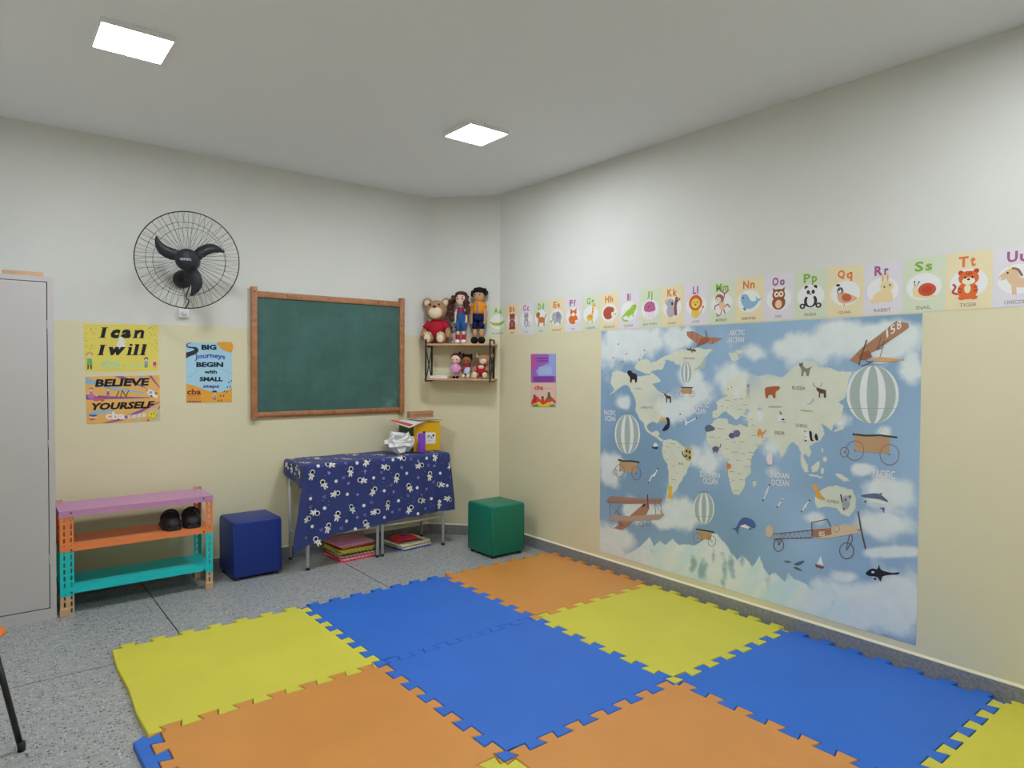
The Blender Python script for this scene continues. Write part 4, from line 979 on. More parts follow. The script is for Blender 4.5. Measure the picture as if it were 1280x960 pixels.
p.poly([(192, 690), (200, 640), (225, 615), (250, 600), (290, 640), (300, 680), (330, 640), (370, 590), (410, 620), (438, 650), (438, 680), (400, 650), (340, 690), (280, 700), (240, 670)], (196, 66, 46), 2)
p.poly([(230, 690), (270, 650), (310, 690), (370, 660), (430, 690), (430, 708), (230, 706)], (206, 180, 56), 3); p.poly([(200, 692), (250, 680), (280, 705), (210, 705)], (92, 130, 76), 4); p.poly([(370, 695), (420, 680), (438, 708), (380, 709)], (92, 140, 112), 4); p.build('children_print', t)

# ================================================================== ALPHABET CARDS
GB, OB, LB = (190, 197, 176), (206, 194, 160), (198, 194, 201); GL, OL, LL = (118, 158, 70), (196, 112, 58), (150, 84, 124)
CW, CTOP = .00184, 1.988
NM = ['ALLIGATOR', 'BEAR', 'CAT', 'DOG', 'ELEPHANT', 'FOX', 'GIRAFFE', 'HEDGEHOG', 'IGUANA', 'JELLYFISH', 'KOALA', 'LION', 'MONKEY', 'NARWHAL', 'OWL', 'PANDA', 'QUAIL', 'RABBIT', 'SNAIL', 'TIGER', 'UNICORN']
DES = ['green alligator', 'red-brown bear', 'grey cat', 'orange dog', 'grey elephant', 'orange fox', 'yellow giraffe', 'round brown hedgehog', 'green iguana', 'purple jellyfish', 'grey koala on a branch', 'lion', 'monkey', 'blue narwhal', 'brown owl', 'panda', 'quail', 'beige rabbit', 'red-shelled snail', 'orange tiger', 'beige unicorn']
def pic(p, k):
    e, g, l = p.e, p.sm, p.line
    if k == 0:
        g([(8, 74), (30, 80), (60, 78), (92, 70), (86, 82), (70, 90), (40, 94), (20, 88)], (150, 170, 56)); e(78, 75, 3, 2, K, 3)
    elif k == 1:
        C = (132, 58, 50); e(50, 92, 22, 22, C); e(50, 60, 18, 17, C, 2); e(36, 48, 6, 6, C); e(64, 48, 6, 6, C); e(50, 67, 8, 6, (190, 120, 90), 3); e(36, 108, 9, 7, C); e(64, 108, 9, 7, C); e(50, 90, 9, 13, (176, 96, 76), 3)
    elif k == 2:
        C = (150, 150, 158); e(50, 88, 15, 22, C); e(50, 58, 16, 14, C, 2); p.poly([(36, 54), (38, 40), (46, 48)], C); p.poly([(64, 54), (62, 40), (54, 48)], C); e(44, 58, 2.5, 3, (60, 60, 70), 3); e(56, 58, 2.5, 3, (60, 60, 70), 3); l([(62, 105), (74, 100), (70, 86)], 5, C, 1, 3); e(50, 92, 8, 12, (190, 188, 194), 3)
    elif k == 3:
        C = (176, 108, 54); e(54, 82, 22, 13, C); e(30, 60, 13, 13, C, 2); p.poly([(32, 66), (48, 72), (40, 88), (32, 84)], C); l([(36, 88), (34, 108)], 8, C); l([(70, 88), (70, 108)], 8, C); l([(74, 76), (84, 58)], 5, (130, 82, 50)); e(36, 56, 5, 9, (130, 76, 40), 3); e(24, 58, 2, 2, K, 4)
    elif k == 4:
        C = (150, 152, 160); e(54, 76, 28, 22, C); e(36, 72, 17, 18, (162, 164, 172), 2); e(58, 68, 13, 16, (142, 128, 140), 3); l([(28, 80), (18, 94), (10, 88)], 7, C, 3, 3); l([(38, 92), (38, 104)], 11, C); l([(70, 92), (70, 104)], 11, C); e(34, 68, 2, 2.5, K, 4)
    elif k == 5:
        C = (202, 102, 46); e(50, 90, 27, 20, C); p.poly([(32, 66), (34, 44), (48, 54), (56, 54), (70, 44), (70, 66), (52, 80)], C, 2); e(51, 70, 10, 8, (226, 214, 204), 3); e(43, 62, 2, 2, K, 4); e(60, 62, 2, 2, K, 4); e(70, 100, 9, 7, (226, 200, 180), 3)
    elif k == 6:
        C = (214, 170, 70); e(46, 88, 18, 13, C); l([(58, 84), (64, 44)], 9, C); e(68, 40, 9, 8, C, 2); l([(36, 96), (34, 112)], 5, C); l([(58, 96), (60, 112)], 5, C)
        for x, y in [(40, 86), (50, 90), (46, 80), (61, 66), (62, 54), (55, 84)]: e(x, y, 3, 3, (160, 100, 40), 3)
    elif k == 7:
        C = (164, 76, 56); e(46, 76, 27, 25, C); e(62, 66, 14, 12, C); g([(62, 76), (78, 74), (84, 84), (74, 94), (64, 90)], (226, 206, 200), 3); e(84, 82, 2.5, 2.5, K, 4); e(72, 82, 2, 2, K, 4)
    elif k == 8:
        C = (142, 176, 62); g([(16, 98), (34, 78), (56, 66), (68, 54), (84, 54), (86, 66), (78, 78), (70, 88), (50, 94), (36, 92)], C, 2); l([(24, 90), (18, 102), (30, 110), (46, 110)], 6, C, 1, 3); l([(70, 84), (72, 98)], 5, C); l([(48, 90), (50, 100)], 5, C); e(80, 58, 2, 2, K, 3)
    elif k == 9:
        C = (166, 90, 130); g([(24, 78), (26, 56), (48, 46), (70, 54), (74, 78), (60, 84), (40, 84)], C, 2); e(70, 74, 6, 8, C, 2)
        for x in (34, 44, 54, 64): l([(x, 84), (x+3, 96), (x-2, 106)], 3, (206, 170, 190), 1, 2)
        e(44, 66, 3, 3, (90, 40, 70), 3)
    elif k == 10:
        C = (158, 156, 164); e(44, 88, 18, 22, C); e(42, 60, 18, 16, C, 2); e(26, 54, 9, 9, (176, 174, 182), 1); l([(66, 104), (64, 70), (70, 40)], 11, (128, 72, 66), 3); l([(70, 58), (84, 46)], 5, (128, 72, 66), 3); e(50, 62, 4, 6, (50, 48, 56), 4); e(42, 56, 2, 2, K, 4)
    elif k == 11:
        e(48, 100, 17, 18, (222, 180, 76)); e(48, 66, 27, 26, (190, 88, 42), 2); e(48, 68, 18, 17, (226, 184, 82), 3); e(42, 64, 2, 2.5, K, 4); e(55, 64, 2, 2.5, K, 4); e(48, 72, 3.5, 2.5, (120, 60, 40), 4); l([(66, 104), (78, 84)], 3, (190, 130, 50)); e(79, 82, 3, 4, (130, 66, 40))
    elif k == 12:
        C = (142, 88, 76); e(42, 60, 17, 15, C, 2, 30); e(37, 64, 11, 10, (222, 190, 170), 3); e(52, 84, 11, 14, (206, 166, 146), 2, -20); l([(58, 58), (60, 44), (46, 34)], 4, C, 1, 2); l([(60, 46), (76, 34)], 4, C); l([(42, 78), (26, 82), (24, 96)], 4, C, 1, 2); l([(60, 90), (72, 80), (82, 92)], 4, C, 1, 2); l([(58, 96), (64, 110)], 4, C); l([(50, 98), (46, 112), (34, 116), (32, 106)], 3, C, 1, 3); e(34, 62, 1.8, 1.8, K, 4)
    elif k == 13:
        C = (128, 160, 188); g([(20, 62), (30, 52), (44, 56), (58, 76), (80, 76), (78, 86), (62, 98), (40, 98), (26, 84)], C, 2); g([(76, 80), (74, 62), (80, 70), (94, 70), (84, 78)], C, 2); p.poly([(34, 94), (42, 100), (34, 106), (28, 96)], (100, 130, 160), 3); e(30, 64, 2.5, 2.5, K, 3); l([(24, 54), (14, 38)], 2.5, (200, 190, 170))
    elif k == 14:
        C = (138, 74, 58); e(50, 88, 22, 21, C); e(50, 64, 21, 18, C, 2); p.poly([(32, 54), (30, 42), (44, 50)], C, 2); p.poly([(68, 54), (70, 42), (56, 50)], C, 2); e(43, 62, 8, 9, (226, 200, 170), 3); e(58, 62, 8, 9, (226, 200, 170), 3); e(50, 92, 11, 13, (216, 180, 146), 3); e(44, 62, 3, 3, K, 4); e(58, 62, 3, 3, K, 4); p.poly([(48, 68), (54, 68), (51, 74)], (200, 130, 50), 4)
    elif k == 15:
        D = (54, 48, 52); e(50, 90, 20, 19, D); e(50, 90, 11, 15, (224, 218, 218), 2); e(50, 64, 20, 16, (228, 224, 224), 3); e(37, 50, 6, 6, D, 2); e(64, 50, 6, 6, D, 2); e(43, 64, 5, 6, D, 4); e(58, 64, 5, 6, D, 4); e(50, 70, 3, 2, D, 4); e(26, 104, 9, 8, D, 3); e(74, 104, 9, 8, D, 3); e(26, 104, 4, 4, (190, 180, 180), 4); e(74, 104, 4, 4, (190, 180, 180), 4)
    elif k == 16:
        g([(28, 78), (36, 70), (58, 78), (84, 92), (66, 102), (46, 104), (32, 96)], (200, 156, 126), 1); e(54, 88, 14, 11, (176, 92, 62), 2, 20); e(36, 68, 9, 10, (84, 78, 78), 2); e(35, 70, 5, 6, (206, 200, 194), 3); e(30, 52, 6, 3.5, (44, 38, 44), 3); l([(48, 104), (48, 112)], 2, (180, 120, 70)); e(34, 66, 1.8, 1.8, K, 4)
    elif k == 17:
        C = (216, 188, 146); g([(24, 100), (32, 84), (50, 76), (70, 78), (76, 100), (70, 108), (34, 108)], C); e(60, 66, 17, 14, C, 2); e(50, 44, 4, 13, C, 2); e(62, 42, 4, 13, C, 2); e(50, 46, 1.8, 9, (196, 150, 120), 3); e(62, 44, 1.8, 9, (196, 150, 120), 3); e(68, 64, 2, 2.5, K, 3); e(54, 68, 2, 2.5, K, 3); e(24, 104, 6, 6, C)
    elif k == 18:
        g([(24, 78), (32, 72), (38, 84), (56, 98), (78, 100), (70, 106), (36, 104), (26, 96)], (222, 190, 150), 2); e(58, 84, 21, 17, (184, 78, 54), 3); e(58, 84, 12, 10, (172, 66, 46), 4); l([(30, 74), (28, 62)], 2, (120, 100, 80)); l([(34, 74), (38, 64)], 2, (120, 100, 80)); e(28, 61, 2, 2, K, 3); e(39, 63, 2, 2, K, 3)
    elif k == 19:
        C = (200, 96, 50); e(48, 94, 22, 22, C); e(50, 64, 22, 18, C, 2); e(33, 50, 6, 6, (166, 66, 50)); e(66, 48, 6, 6, (166, 66, 50)); e(50, 71, 14, 9, (228, 206, 184), 3); e(48, 90, 7, 11, (228, 200, 170), 3); l([(27, 102), (16, 96), (22, 84), (16, 76)], 5, (166, 66, 60), 1, 3); e(43, 62, 2.5, 2.5, K, 4); e(58, 62, 2.5, 2.5, K, 4); e(50, 67, 3.5, 2.5, (90, 44, 40), 4)
        for a in ([(46, 50), (46, 56)], [(51, 49), (51, 57)], [(56, 50), (56, 56)], [(28, 88), (36, 90)], [(28, 96), (36, 97)], [(62, 88), (69, 86)], [(62, 96), (70, 95)]): l(a, 2.4, (130, 52, 40), 4)
        e(36, 112, 8, 5, C, 2); e(62, 112, 8, 5, C, 2)
    elif k == 20:
        C = (196, 168, 138); g([(28, 72), (40, 54), (50, 56), (56, 74), (84, 76), (92, 86), (88, 96), (52, 96), (38, 90)], C, 2); g([(42, 50), (30, 52), (10, 70), (18, 76), (36, 70), (48, 66)], C, 2); l([(42, 88), (44, 112)], 9, C); l([(84, 90), (84, 112)], 9, C); l([(38, 50), (50, 54), (58, 70)], 5, (128, 96, 84), 3, 3); p.poly([(34, 52), (28, 40), (38, 49)], (226, 200, 120), 3); e(30, 60, 2, 2.5, K, 4); e(14, 72, 5, 4, (200, 190, 186), 3)
class CardPrint(Print):
    def __init__(s, yl): s.yl = yl; s.b = .0015; s.mb = MB()
    def P(s, x, y, lay):
        yy = s.yl-x*CW; z = CTOP-y*CW; o_ = s.b+lay*.00025
        if yy <= CB.y: return Vector((XR-o_, yy, z))
        v = CB-CT*(yy-CB.y); return Vector((v.x, v.y, z))+CN*o_
for k in range(21):
    yl = 1.005+.184*(20-k); kind = k % 3
    L = chr(65+k)+chr(97+k)
    base = Vector((XR, yl-.092, CTOP-141*CW))
    t = thing('alphabet_card', tuple(base), '%s card reading %s %s with a %s picture' % (['pale green', 'pale orange', 'lavender'][kind], L, NM[k], DES[k]), 'alphabet card', 'alphabet cards along the wall')
    p = CardPrint(yl); bgc = [GB, OB, LB][kind]
    xs = sorted(set([0, 100]+([max(1, (yl-CB.y)/CW)] if yl > CB.y else [])))
    mb = MB()
    for lo in (0, 1):
        p.b = .0003 if lo == 0 else .0013
        vs = [p.P(x, y, 0) for x in xs for y in (0, 140.5)]; mb.add(vs, [(2*i, 2*i+1, 2*i+3, 2*i+2) for i in range(len(xs)-1)], ink(bgc))
    n_ = 2*len(xs); mb.f += [[0, 1, n_+1, n_], [n_-2, n_-1, 2*n_-1, 2*n_-2]]; mb.m += [0, 0]; mb.s += [False]*2
    mb.build('card', t); p.b = .0015
    if k == 0:
        # the bent card: split shapes at the corner so that they follow it
        _poly = p.poly
        def splitpoly(pts, rgb, lay=1, p=p, xc=xs[1]):
            for sgn in (1, -1):
                out = []
                for i in range(len(pts)):
                    a, b_ = pts[i], pts[(i+1) % len(pts)]
                    if (a[0]-xc)*sgn <= 0: out.append(a)
                    if (a[0]-xc)*(b_[0]-xc) < 0:
                        f = (xc-a[0])/(b_[0]-a[0]); out.append((xc, a[1]+(b_[1]-a[1])*f))
                if len(out) > 2: _poly(out, rgb, lay)
            return p
        p.poly = splitpoly
    p.poly(ellp(50, 76, 41, 35, 32), (210, 211, 220), 1); p.build('white_oval', t)
    p.b = .0020; pic(p, k); p.build('animal_picture', t); p.b = .0015
    c = [GL, OL, LL][kind]
    wd = {'I': 7, 'J': 12, 'L': 12}.get(L[0], 20)
    p.text(L[0], 48-wd, 10, 49, 36, c, 2, .035)
    lo_ = {'g': (18, 44), 'j': (10, 44), 'p': (18, 44), 'q': (18, 44), 'b': (10, 36), 'd': (10, 36), 'f': (10, 36), 'h': (10, 36), 'i': (10, 36), 'k': (10, 36), 'l': (10, 36), 't': (12, 36)}.get(L[1], (18, 36))
    w2 = {'i': 5, 'j': 9, 'l': 5, 'f': 11, 't': 11, 'm': 22, 'r': 11}.get(L[1], 16)
    p.text(L[1], 53, lo_[0], 53+w2, lo_[1], c, 2, .035); p.build('letters', t)
    hw = min(36, 3.6*len(NM[k])); p.text(NM[k], 50-hw, 125, 50+hw, 134, (128, 112, 104) if kind != 2 else (134, 116, 128), 2, .004); p.build('animal_name', t)

# ================================================================== WORLD MAP BANNER
M1, M2, M3, M4 = (740, 390, 4.573), (940, 380, 4.365), (740, 580, 4.364), (940, 580, 4.0)
mB, mC, mD, mE, mF, mG = (745, 400, 9.6), (850, 400, 9.6), (950, 420, 9.6), (745, 490, 7.385), (850, 490, 7.385), (950, 510, 7.385)
def px(cr, pts): return [(cr[0]+x/cr[2], cr[1]+y/cr[2]) for x, y in pts]
MY0, MY1, MZ0, MZ1 = 3.380, 1.284, .131, 1.7225
wm = thing('world_map_banner', (XR, (MY0+MY1)/2, MZ0), 'large blue illustrated world map banner with balloons, aeroplanes and animals', 'wall map')
MB().box(XR-.0016, MY1, MZ0, XR-.0003, MY0, MZ1, mat('banner_vinyl', (200, 206, 216), .60, .45)).build('vinyl_sheet', wm)
NUX, NUZ = 460, 350
gy_ = np.linspace(MY0, MY1, NUX+1); gz_ = np.linspace(MZ0, MZ1, NUZ+1); GY, GZ = np.meshgrid(gy_, gz_); GY, GZ = GY.ravel(), GZ.ravel()
dx_, dy_, dz_ = np.full(GY.shape, XR), GY, GZ-CAMH
dep = dx_*_f.x+dy_*_f.y+dz_*_f.z
PXX = 640+FPX*(dx_*_r.x+dy_*_r.y+dz_*_r.z)/dep; PYY = 480-FPX*(dx_*_u.x+dy_*_u.y+dz_*_u.z)/dep
def fbm(sc, seed, oc=5):
    return np.array([noise.fractal(Vector((y*sc, z*sc, seed)), 1.0, 2.0, oc) for y, z in zip(GY, GZ)])
def inside(poly):
    x, y = PXX+N2*1.6, PYY+N3*1.6; res = np.zeros(x.shape, bool); n = len(poly)
    for i in range(n):
        x0, y0 = poly[i]; x1, y1 = poly[(i+1) % n]
        if y0 == y1: continue
        c_ = ((y0 > y) != (y1 > y)) & (x < (x1-x0)*(y-y0)/(y1-y0)+x0); res ^= c_
    return res
N1 = fbm(2.6, 1.3, 7); N2 = fbm(11, 5.1, 4); N3 = fbm(11, 9.4, 4); N4 = fbm(1.1, 3.3, 3); N5 = fbm(7.5, 6.6, 6)
def lc(c): return np.array(alb(c, .68))
col = lc((116, 146, 173))[None]*(1+.10*N4[:, None]) + (lc((138, 163, 188))-lc((116, 146, 173)))[None]*np.clip(.5+.8*N4, 0, 1)[:, None]
CL = [(806, 430, 52, 20), (842, 424, 28, 14), (921, 478, 20, 24), (945, 440, 22, 16), (779, 504, 13, 10), (764, 584, 17, 20), (880, 572, 30, 17), (843, 512, 24, 13), (871, 492, 22, 15), (862, 470, 16, 14), (1005, 434, 62, 16), (1066, 420, 46, 17), (1112, 424, 40, 24), (1140, 460, 16, 20), (972, 560, 26, 24), (1050, 527, 18, 12), (1105, 540, 11, 9), (1078, 586, 16, 8),
      (797, 640, 24, 15), (843, 642, 34, 18), (767, 672, 22, 15), (760, 690, 18, 12), (1117, 616, 36, 22), (1080, 655, 42, 16), (1017, 647, 18, 9), (1092, 756, 64, 34), (1038, 762, 40, 28), (1130, 742, 24, 28), (1060, 720, 16, 9), (950, 520, 14, 8), (1120, 690, 34, 6), (966, 590, 18, 12)]
def cover(lst):
    cv = np.zeros(PXX.shape)
    for x, y, a, b_ in lst:
        d2 = ((PXX-x)/a)**2+((PYY-y)/b_)**2; cv = np.maximum(cv, np.exp(-d2*.75))
    return cv
cl_ = cover(CL); cloud = np.clip((cl_*1.15+N1*.62+N5*.38-.36)/.62, 0, 1); cloud = cloud*cloud*(3-2*cloud)
cwhite = lc((196, 207, 220))[None]*(1+.05*N2[:, None])
col = col*(1-.92*cloud[:, None])+cwhite*.92*cloud[:, None]
LANDS = [px(M1, [(115, 350), (150, 335), (200, 345), (250, 370), (300, 360), (350, 350), (385, 380), (400, 395), (345, 410), (380, 450), (430, 470), (470, 480), (440, 520), (400, 560), (395, 600), (370, 640), (345, 630), (330, 640), (320, 660), (345, 690), (375, 680), (390, 700), (380, 715), (410, 735), (400, 745), (375, 725), (340, 700), (310, 670), (300, 640), (270, 610), (255, 570), (250, 520), (235, 470), (215, 430), (190, 415), (165, 425), (140, 445), (95, 478), (130, 440), (110, 410), (105, 375)]),
         px(M1, [(245, 310), (270, 275), (320, 270), (340, 290), (400, 272), (420, 285), (400, 330), (350, 335), (330, 352), (290, 350), (250, 330)]),
         px(M1, [(455, 240), (500, 215), (600, 205), (690, 215), (660, 250), (640, 290), (610, 330), (590, 370), (560, 360), (520, 340), (500, 300), (440, 280), (380, 275), (420, 255)]),
         px(M1, [(410, 735), (440, 725), (490, 740), (520, 770), (560, 790), (585, 815), (570, 850), (545, 900), (530, 950)])+px(M3, [(520, 40), (490, 90), (470, 135), (445, 160), (430, 190), (435, 220), (420, 215), (405, 195), (410, 150), (415, 100), (420, 50)])+px(M1, [(440, 920), (430, 870), (410, 830), (400, 790)]),
         px(mF, [(330, 260), (360, 245), (440, 245), (450, 290), (520, 310), (560, 300), (620, 310), (640, 360), (660, 420), (690, 480), (730, 490), (700, 540), (670, 600), (650, 680), (650, 740), (610, 800), (610, 860), (580, 900), (545, 945), (500, 940), (480, 880), (460, 800), (440, 720), (450, 650), (420, 600), (390, 570), (330, 560), (290, 520), (260, 470), (245, 400), (250, 350), (290, 300)]),
         px(mF, [(670, 820), (710, 810), (705, 860), (685, 880)]),
         px(mF, [(305, 240), (303, 175), (345, 170), (355, 120), (340, 105), (390, 60), (440, 30)])+px(mC, [(520, 880), (530, 800), (600, 720), (700, 660), (800, 640), (850, 650), (950, 680), (1050, 640), (1150, 650)])+px(mD, [(80, 450), (180, 470), (260, 500), (350, 420), (450, 340), (560, 300), (650, 300), (700, 370), (850, 380), (950, 420), (1060, 430), (1150, 440)])+px(M2, [(560, 360), (530, 400), (520, 480), (500, 520), (470, 540), (505, 560), (490, 620), (450, 660), (432, 692)])+px(mG, [(640, 190), (610, 170), (580, 150), (560, 140), (580, 190), (590, 250), (560, 300), (510, 320), (460, 350), (480, 410), (450, 450), (420, 420), (400, 440), (440, 520), (445, 590), (420, 590), (390, 540), (375, 490), (385, 420), (350, 350), (330, 330), (300, 310), (270, 340), (240, 380), (220, 440), (205, 460), (180, 400), (160, 350), (130, 340), (90, 280), (60, 260), (30, 300), (0, 330)])+px(mF, [(780, 420), (800, 440), (750, 480), (720, 490), (680, 470), (640, 380), (610, 340), (630, 310), (630, 270), (620, 235), (560, 215), (540, 250), (520, 255), (490, 230), (450, 190), (430, 170), (400, 180), (370, 220), (340, 240)]),
         px(M4, [(320, 160), (345, 130), (380, 110), (420, 105), (450, 120), (500, 130), (520, 170), (515, 220), (490, 260), (450, 250), (420, 225), (380, 215), (330, 225), (318, 200)]),
         px(mG, [(470, 550), (500, 520), (550, 490), (550, 550), (520, 590), (480, 590)]), px(mG, [(440, 615), (480, 615), (580, 640), (560, 650), (480, 635)]), px(mG, [(700, 610), (750, 610), (800, 640), (820, 670), (770, 680), (730, 650)]), px(mG, [(570, 370), (590, 380), (585, 410), (570, 410)]), px(mG, [(600, 450), (625, 470), (615, 505), (590, 490), (585, 460)]), px(mG, [(670, 215), (720, 190), (780, 175), (770, 200), (700, 220)]), px(mG, [(565, 560), (600, 570), (580, 620), (560, 600)]),
         px(mC, [(575, 390), (630, 395), (650, 380), (690, 400), (700, 440), (715, 470), (690, 470), (650, 490), (610, 470), (590, 430)]), px(mC, [(660, 370), (740, 365), (770, 385), (710, 415)])]
land = np.zeros(PXX.shape, bool)
for P in LANDS: land |= inside(P)
for P in [px(mF, [(580, 180), (600, 190), (610, 150), (640, 160), (660, 200), (640, 225), (600, 215)]), px(mF, [(715, 170), (740, 145), (765, 155), (750, 190), (770, 220), (755, 270), (730, 260), (725, 210)]), px(M1, [(808, 475), (840, 440), (858, 455), (830, 482)]), px(M1, [(345, 412), (372, 405), (400, 425), (385, 445)]), px(M1, [(415, 285), (470, 285), (490, 305), (450, 318), (420, 305)]), px(mD, [(555, 820), (600, 810), (640, 740), (640, 780), (600, 825)]), px(mB, [(480, 610), (560, 620), (640, 650), (660, 660), (580, 660)])]: land &= ~inside(P)
lf = (.93-.55*np.clip(cover([(840, 500, 20, 10), (935, 470, 14, 16), (965, 462, 18, 8), (1040, 440, 60, 12), (1118, 640, 14, 10), (890, 575, 12, 14), (965, 590, 14, 14)])*1.1, 0, 1))*land
col = col*(1-lf[:, None])+(lc((192, 194, 176))[None]*(1+.04*N2[:, None]))*lf[:, None]
ICE = px(M3, [(150, 505), (240, 470), (285, 430), (310, 400), (340, 450), (370, 420), (395, 445), (440, 410), (480, 442), (560, 440), (610, 415), (640, 380), (680, 380), (740, 450), (790, 530), (820, 490), (860, 530), (880, 560), (910, 500)])+px(M4, [(60, 520), (90, 560), (120, 540), (170, 590), (185, 540), (210, 570), (270, 595), (300, 640), (330, 620), (400, 592), (430, 650), (480, 690), (520, 790), (560, 860)])+[(1100, 830), (748, 715), (751, 697)]
ice = inside(ICE)
RG = np.array([noise.ridged_multi_fractal(Vector((y*5+z*2.5, z*2.2-y*1.1, 2.0)), 1.0, 2.1, 5, 1.0, 2.0) for y, z in zip(GY, GZ)])
icec = lc((176, 197, 211))[None]+(lc((208, 218, 226))-lc((176, 197, 211)))[None]*np.clip(RG*.8-.5, 0, 1)[:, None]
fade = np.clip((PXX-1010)/90, 0, 1); fi = (ice*(1-.75*fade))
col = col*(1-fi[:, None])+icec*fi[:, None]
sh_ = cover([(878, 712, 7, 14), (905, 716, 4, 18), (916, 705, 5, 14), (927, 700, 4, 14), (868, 704, 6, 10), (892, 700, 3, 14)]); sh_ = np.clip((sh_*1.2+N2*.9-.45)*1.5, 0, 1)*ice
col = col*(1-.75*sh_[:, None])+lc((104, 138, 150))[None]*.75*sh_[:, None]
me = bpy.data.meshes.new('map_print'); vs = np.stack([np.full(GY.shape, XR-.0019), GY, GZ], 1)-np.array(wm.location)
i, j = np.meshgrid(np.arange(NUX), np.arange(NUZ)); a = (j*(NUX+1)+i).ravel(); fs = np.stack([a, a+NUX+1, a+NUX+2, a+1], 1)
me.from_pydata(vs.tolist(), [], fs.tolist()); ca = me.color_attributes.new('print_colour', 'FLOAT_COLOR', 'POINT')
ca.data.foreach_set('color', np.concatenate([np.clip(col, .01, .87), np.ones((len(col), 1))], 1).astype(np.float32).ravel())
mm, nt, b = nodes_mat('map_ink'); at_ = nt.nodes.new('ShaderNodeAttribute'); at_.attribute_name = 'print_colour'; nt.links.new(at_.outputs['Color'], b.inputs['Base Color']); b.inputs['Roughness'].default_value = .5; b.inputs['Specular IOR Level'].default_value = .3
me.materials.append(mm); o = bpy.data.objects.new('sky_and_land_print', me); COL.objects.link(o); o.parent = wm
class MapPrint(Print):
    def __init__(s): s.mb = MB(); s.b = .0023; s.n = Vector(RN)
    def at(s, cr): s.mp = crop(on_right, *cr); return s
p = MapPrint(); GRS, WHS, BRN, TANB = (150, 164, 160), (204, 209, 214), (128, 92, 72), (170, 138, 104)
def balloon(cr, cx, yt, yb2, rx, basket, roof, wheels, band=None, cords=(), w=4):
    p.at(cr); cy, ry = (yt+yb2)/2, (yb2-yt)/2
    def strip_(a, b_, c, lay):
        pts = [(cx+rx*math.sin(rad(lo))*math.sin(t), cy-ry*math.cos(t)) for lo, seq in ((a, range(1, 16)), (b_, range(15, 0, -1))) for t in [math.pi*k/16 for k in seq]]; p.poly(pts, c, lay)
    strip_(-90, 90, WHS, 2)
    for a, b_ in ((-62, -30), (-13, 13), (30, 62)): strip_(a, b_, GRS, 3)
    if band: p.line([(cx-rx, band), (cx+rx, band)], w*.6, (150, 140, 136), 4)
    p.line([(cx-rx*.5, yt-3), (cx+rx*.5, yt-5)], w*.7, (120, 130, 130), 4)
    for c in cords: p.line(c, w*.5, (150, 140, 140), 4)
    p.poly(basket, TANB, 2); p.line(roof, w*2.6, (58, 62, 56), 4)
    for x, y, a, b_ in wheels: p.ring(x, y, a, b_, w*.75, (122, 88, 80), 5); p.e(x, y, w, w, (110, 70, 60), 5, n=8)
    p.build('balloon_picture', wm)
balloon(mE, 292, 205, 572, 117, [(220, 640), (385, 655), (372, 745), (218, 730)], [(207, 625), (260, 638), (330, 636), (405, 650)], [(222, 727, 45, 60), (375, 750, 44, 64), (178, 737, 22, 30)], 475, w=6)
balloon(mC, 78, 510, 755, 72, [(20, 812), (145, 815), (145, 885), (18, 880)], [(15, 808), (160, 812)], [(25, 885, 33, 36), (148, 885, 33, 36)], None, w=5)
balloon(M2, 660, 335, 655, 143, [(560, 718), (753, 725), (750, 818), (562, 802)], [(550, 710), (620, 718), (700, 716), (795, 728)], [(563, 800, 50, 55), (752, 822, 54, 57), (506, 808, 25, 28)], 570, [[(600, 670), (565, 712)], [(735, 650), (695, 708)], [(565, 802), (752, 818)]], w=4)
balloon(M3, 612, 155, 330, 57, [(580, 362), (655, 372), (650, 415), (582, 405)], [(570, 355), (615, 362), (668, 372)], [(577, 403, 24, 28), (656, 420, 22, 30)], 285, w=3.2)
p.at(M1); p.poly([(543, 112), (580, 110), (640, 140), (750, 150), (690, 185), (645, 172), (615, 190), (560, 150), (545, 135)], (160, 112, 92), 6); p.poly([(625, 150), (660, 140), (680, 160), (640, 185), (600, 192)], (140, 84, 66), 7); p.line([(650, 105), (662, 150)], 7, (110, 100, 130), 8); p.line([(545, 212), (595, 222)], 10, (78, 72, 70), 8); p.line([(575, 215), (620, 185)], 3, (90, 84, 84), 8); p.line([(565, 200), (575, 232)], 5, (78, 72, 70), 8)
for a in ([(575, 112), (572, 152)], [(605, 122), (602, 172)], [(700, 148), (690, 182)]): p.line(a, 3, (120, 78, 64), 8)
p.build('aeroplane_picture', wm)
p.at(M2); p.poly([(790, 92), (855, 105), (858, 128), (830, 148), (690, 245), (600, 292), (578, 325), (533, 308), (600, 240), (700, 165)], (152, 114, 88), 7); p.poly([(590, 272), (640, 252), (658, 288), (612, 308), (585, 300)], (134, 84, 60), 8); p.poly([(650, 300), (700, 288), (826, 302), (760, 318), (662, 310)], (190, 152, 104), 8); p.line([(628, 195), (585, 332)], 7, (84, 66, 62), 9)
for a in ([(675, 245), (750, 195)], [(705, 180), (690, 245)], [(680, 250), (710, 240), (725, 200)], [(826, 295), (826, 310)], [(620, 312), (660, 318)], [(700, 290), (720, 230)], [(600, 340), (650, 318), (660, 312)]): p.line(a, 3.5, (96, 72, 66), 9)
x0, y0, x1, y1 = 728, 190, 826, 124
for k, ch_ in enumerate('158'):
    vs_, f_ = text2d(ch_, .01); ux, uy = (x1-x0)/3.2, (y1-y0)/3.2; ox, oy = x0+k*ux*1.08, y0+k*uy*1.08
    p.mb.add([p.P(ox+ux*.8*(a if ch_ != '1' else .4+.35*a)+(-14)*b_*.35, oy+uy*.8*a-44*b_, 9) for a, b_ in vs_], f_, ink((216, 206, 198)))
p.build('aeroplane_picture', wm)
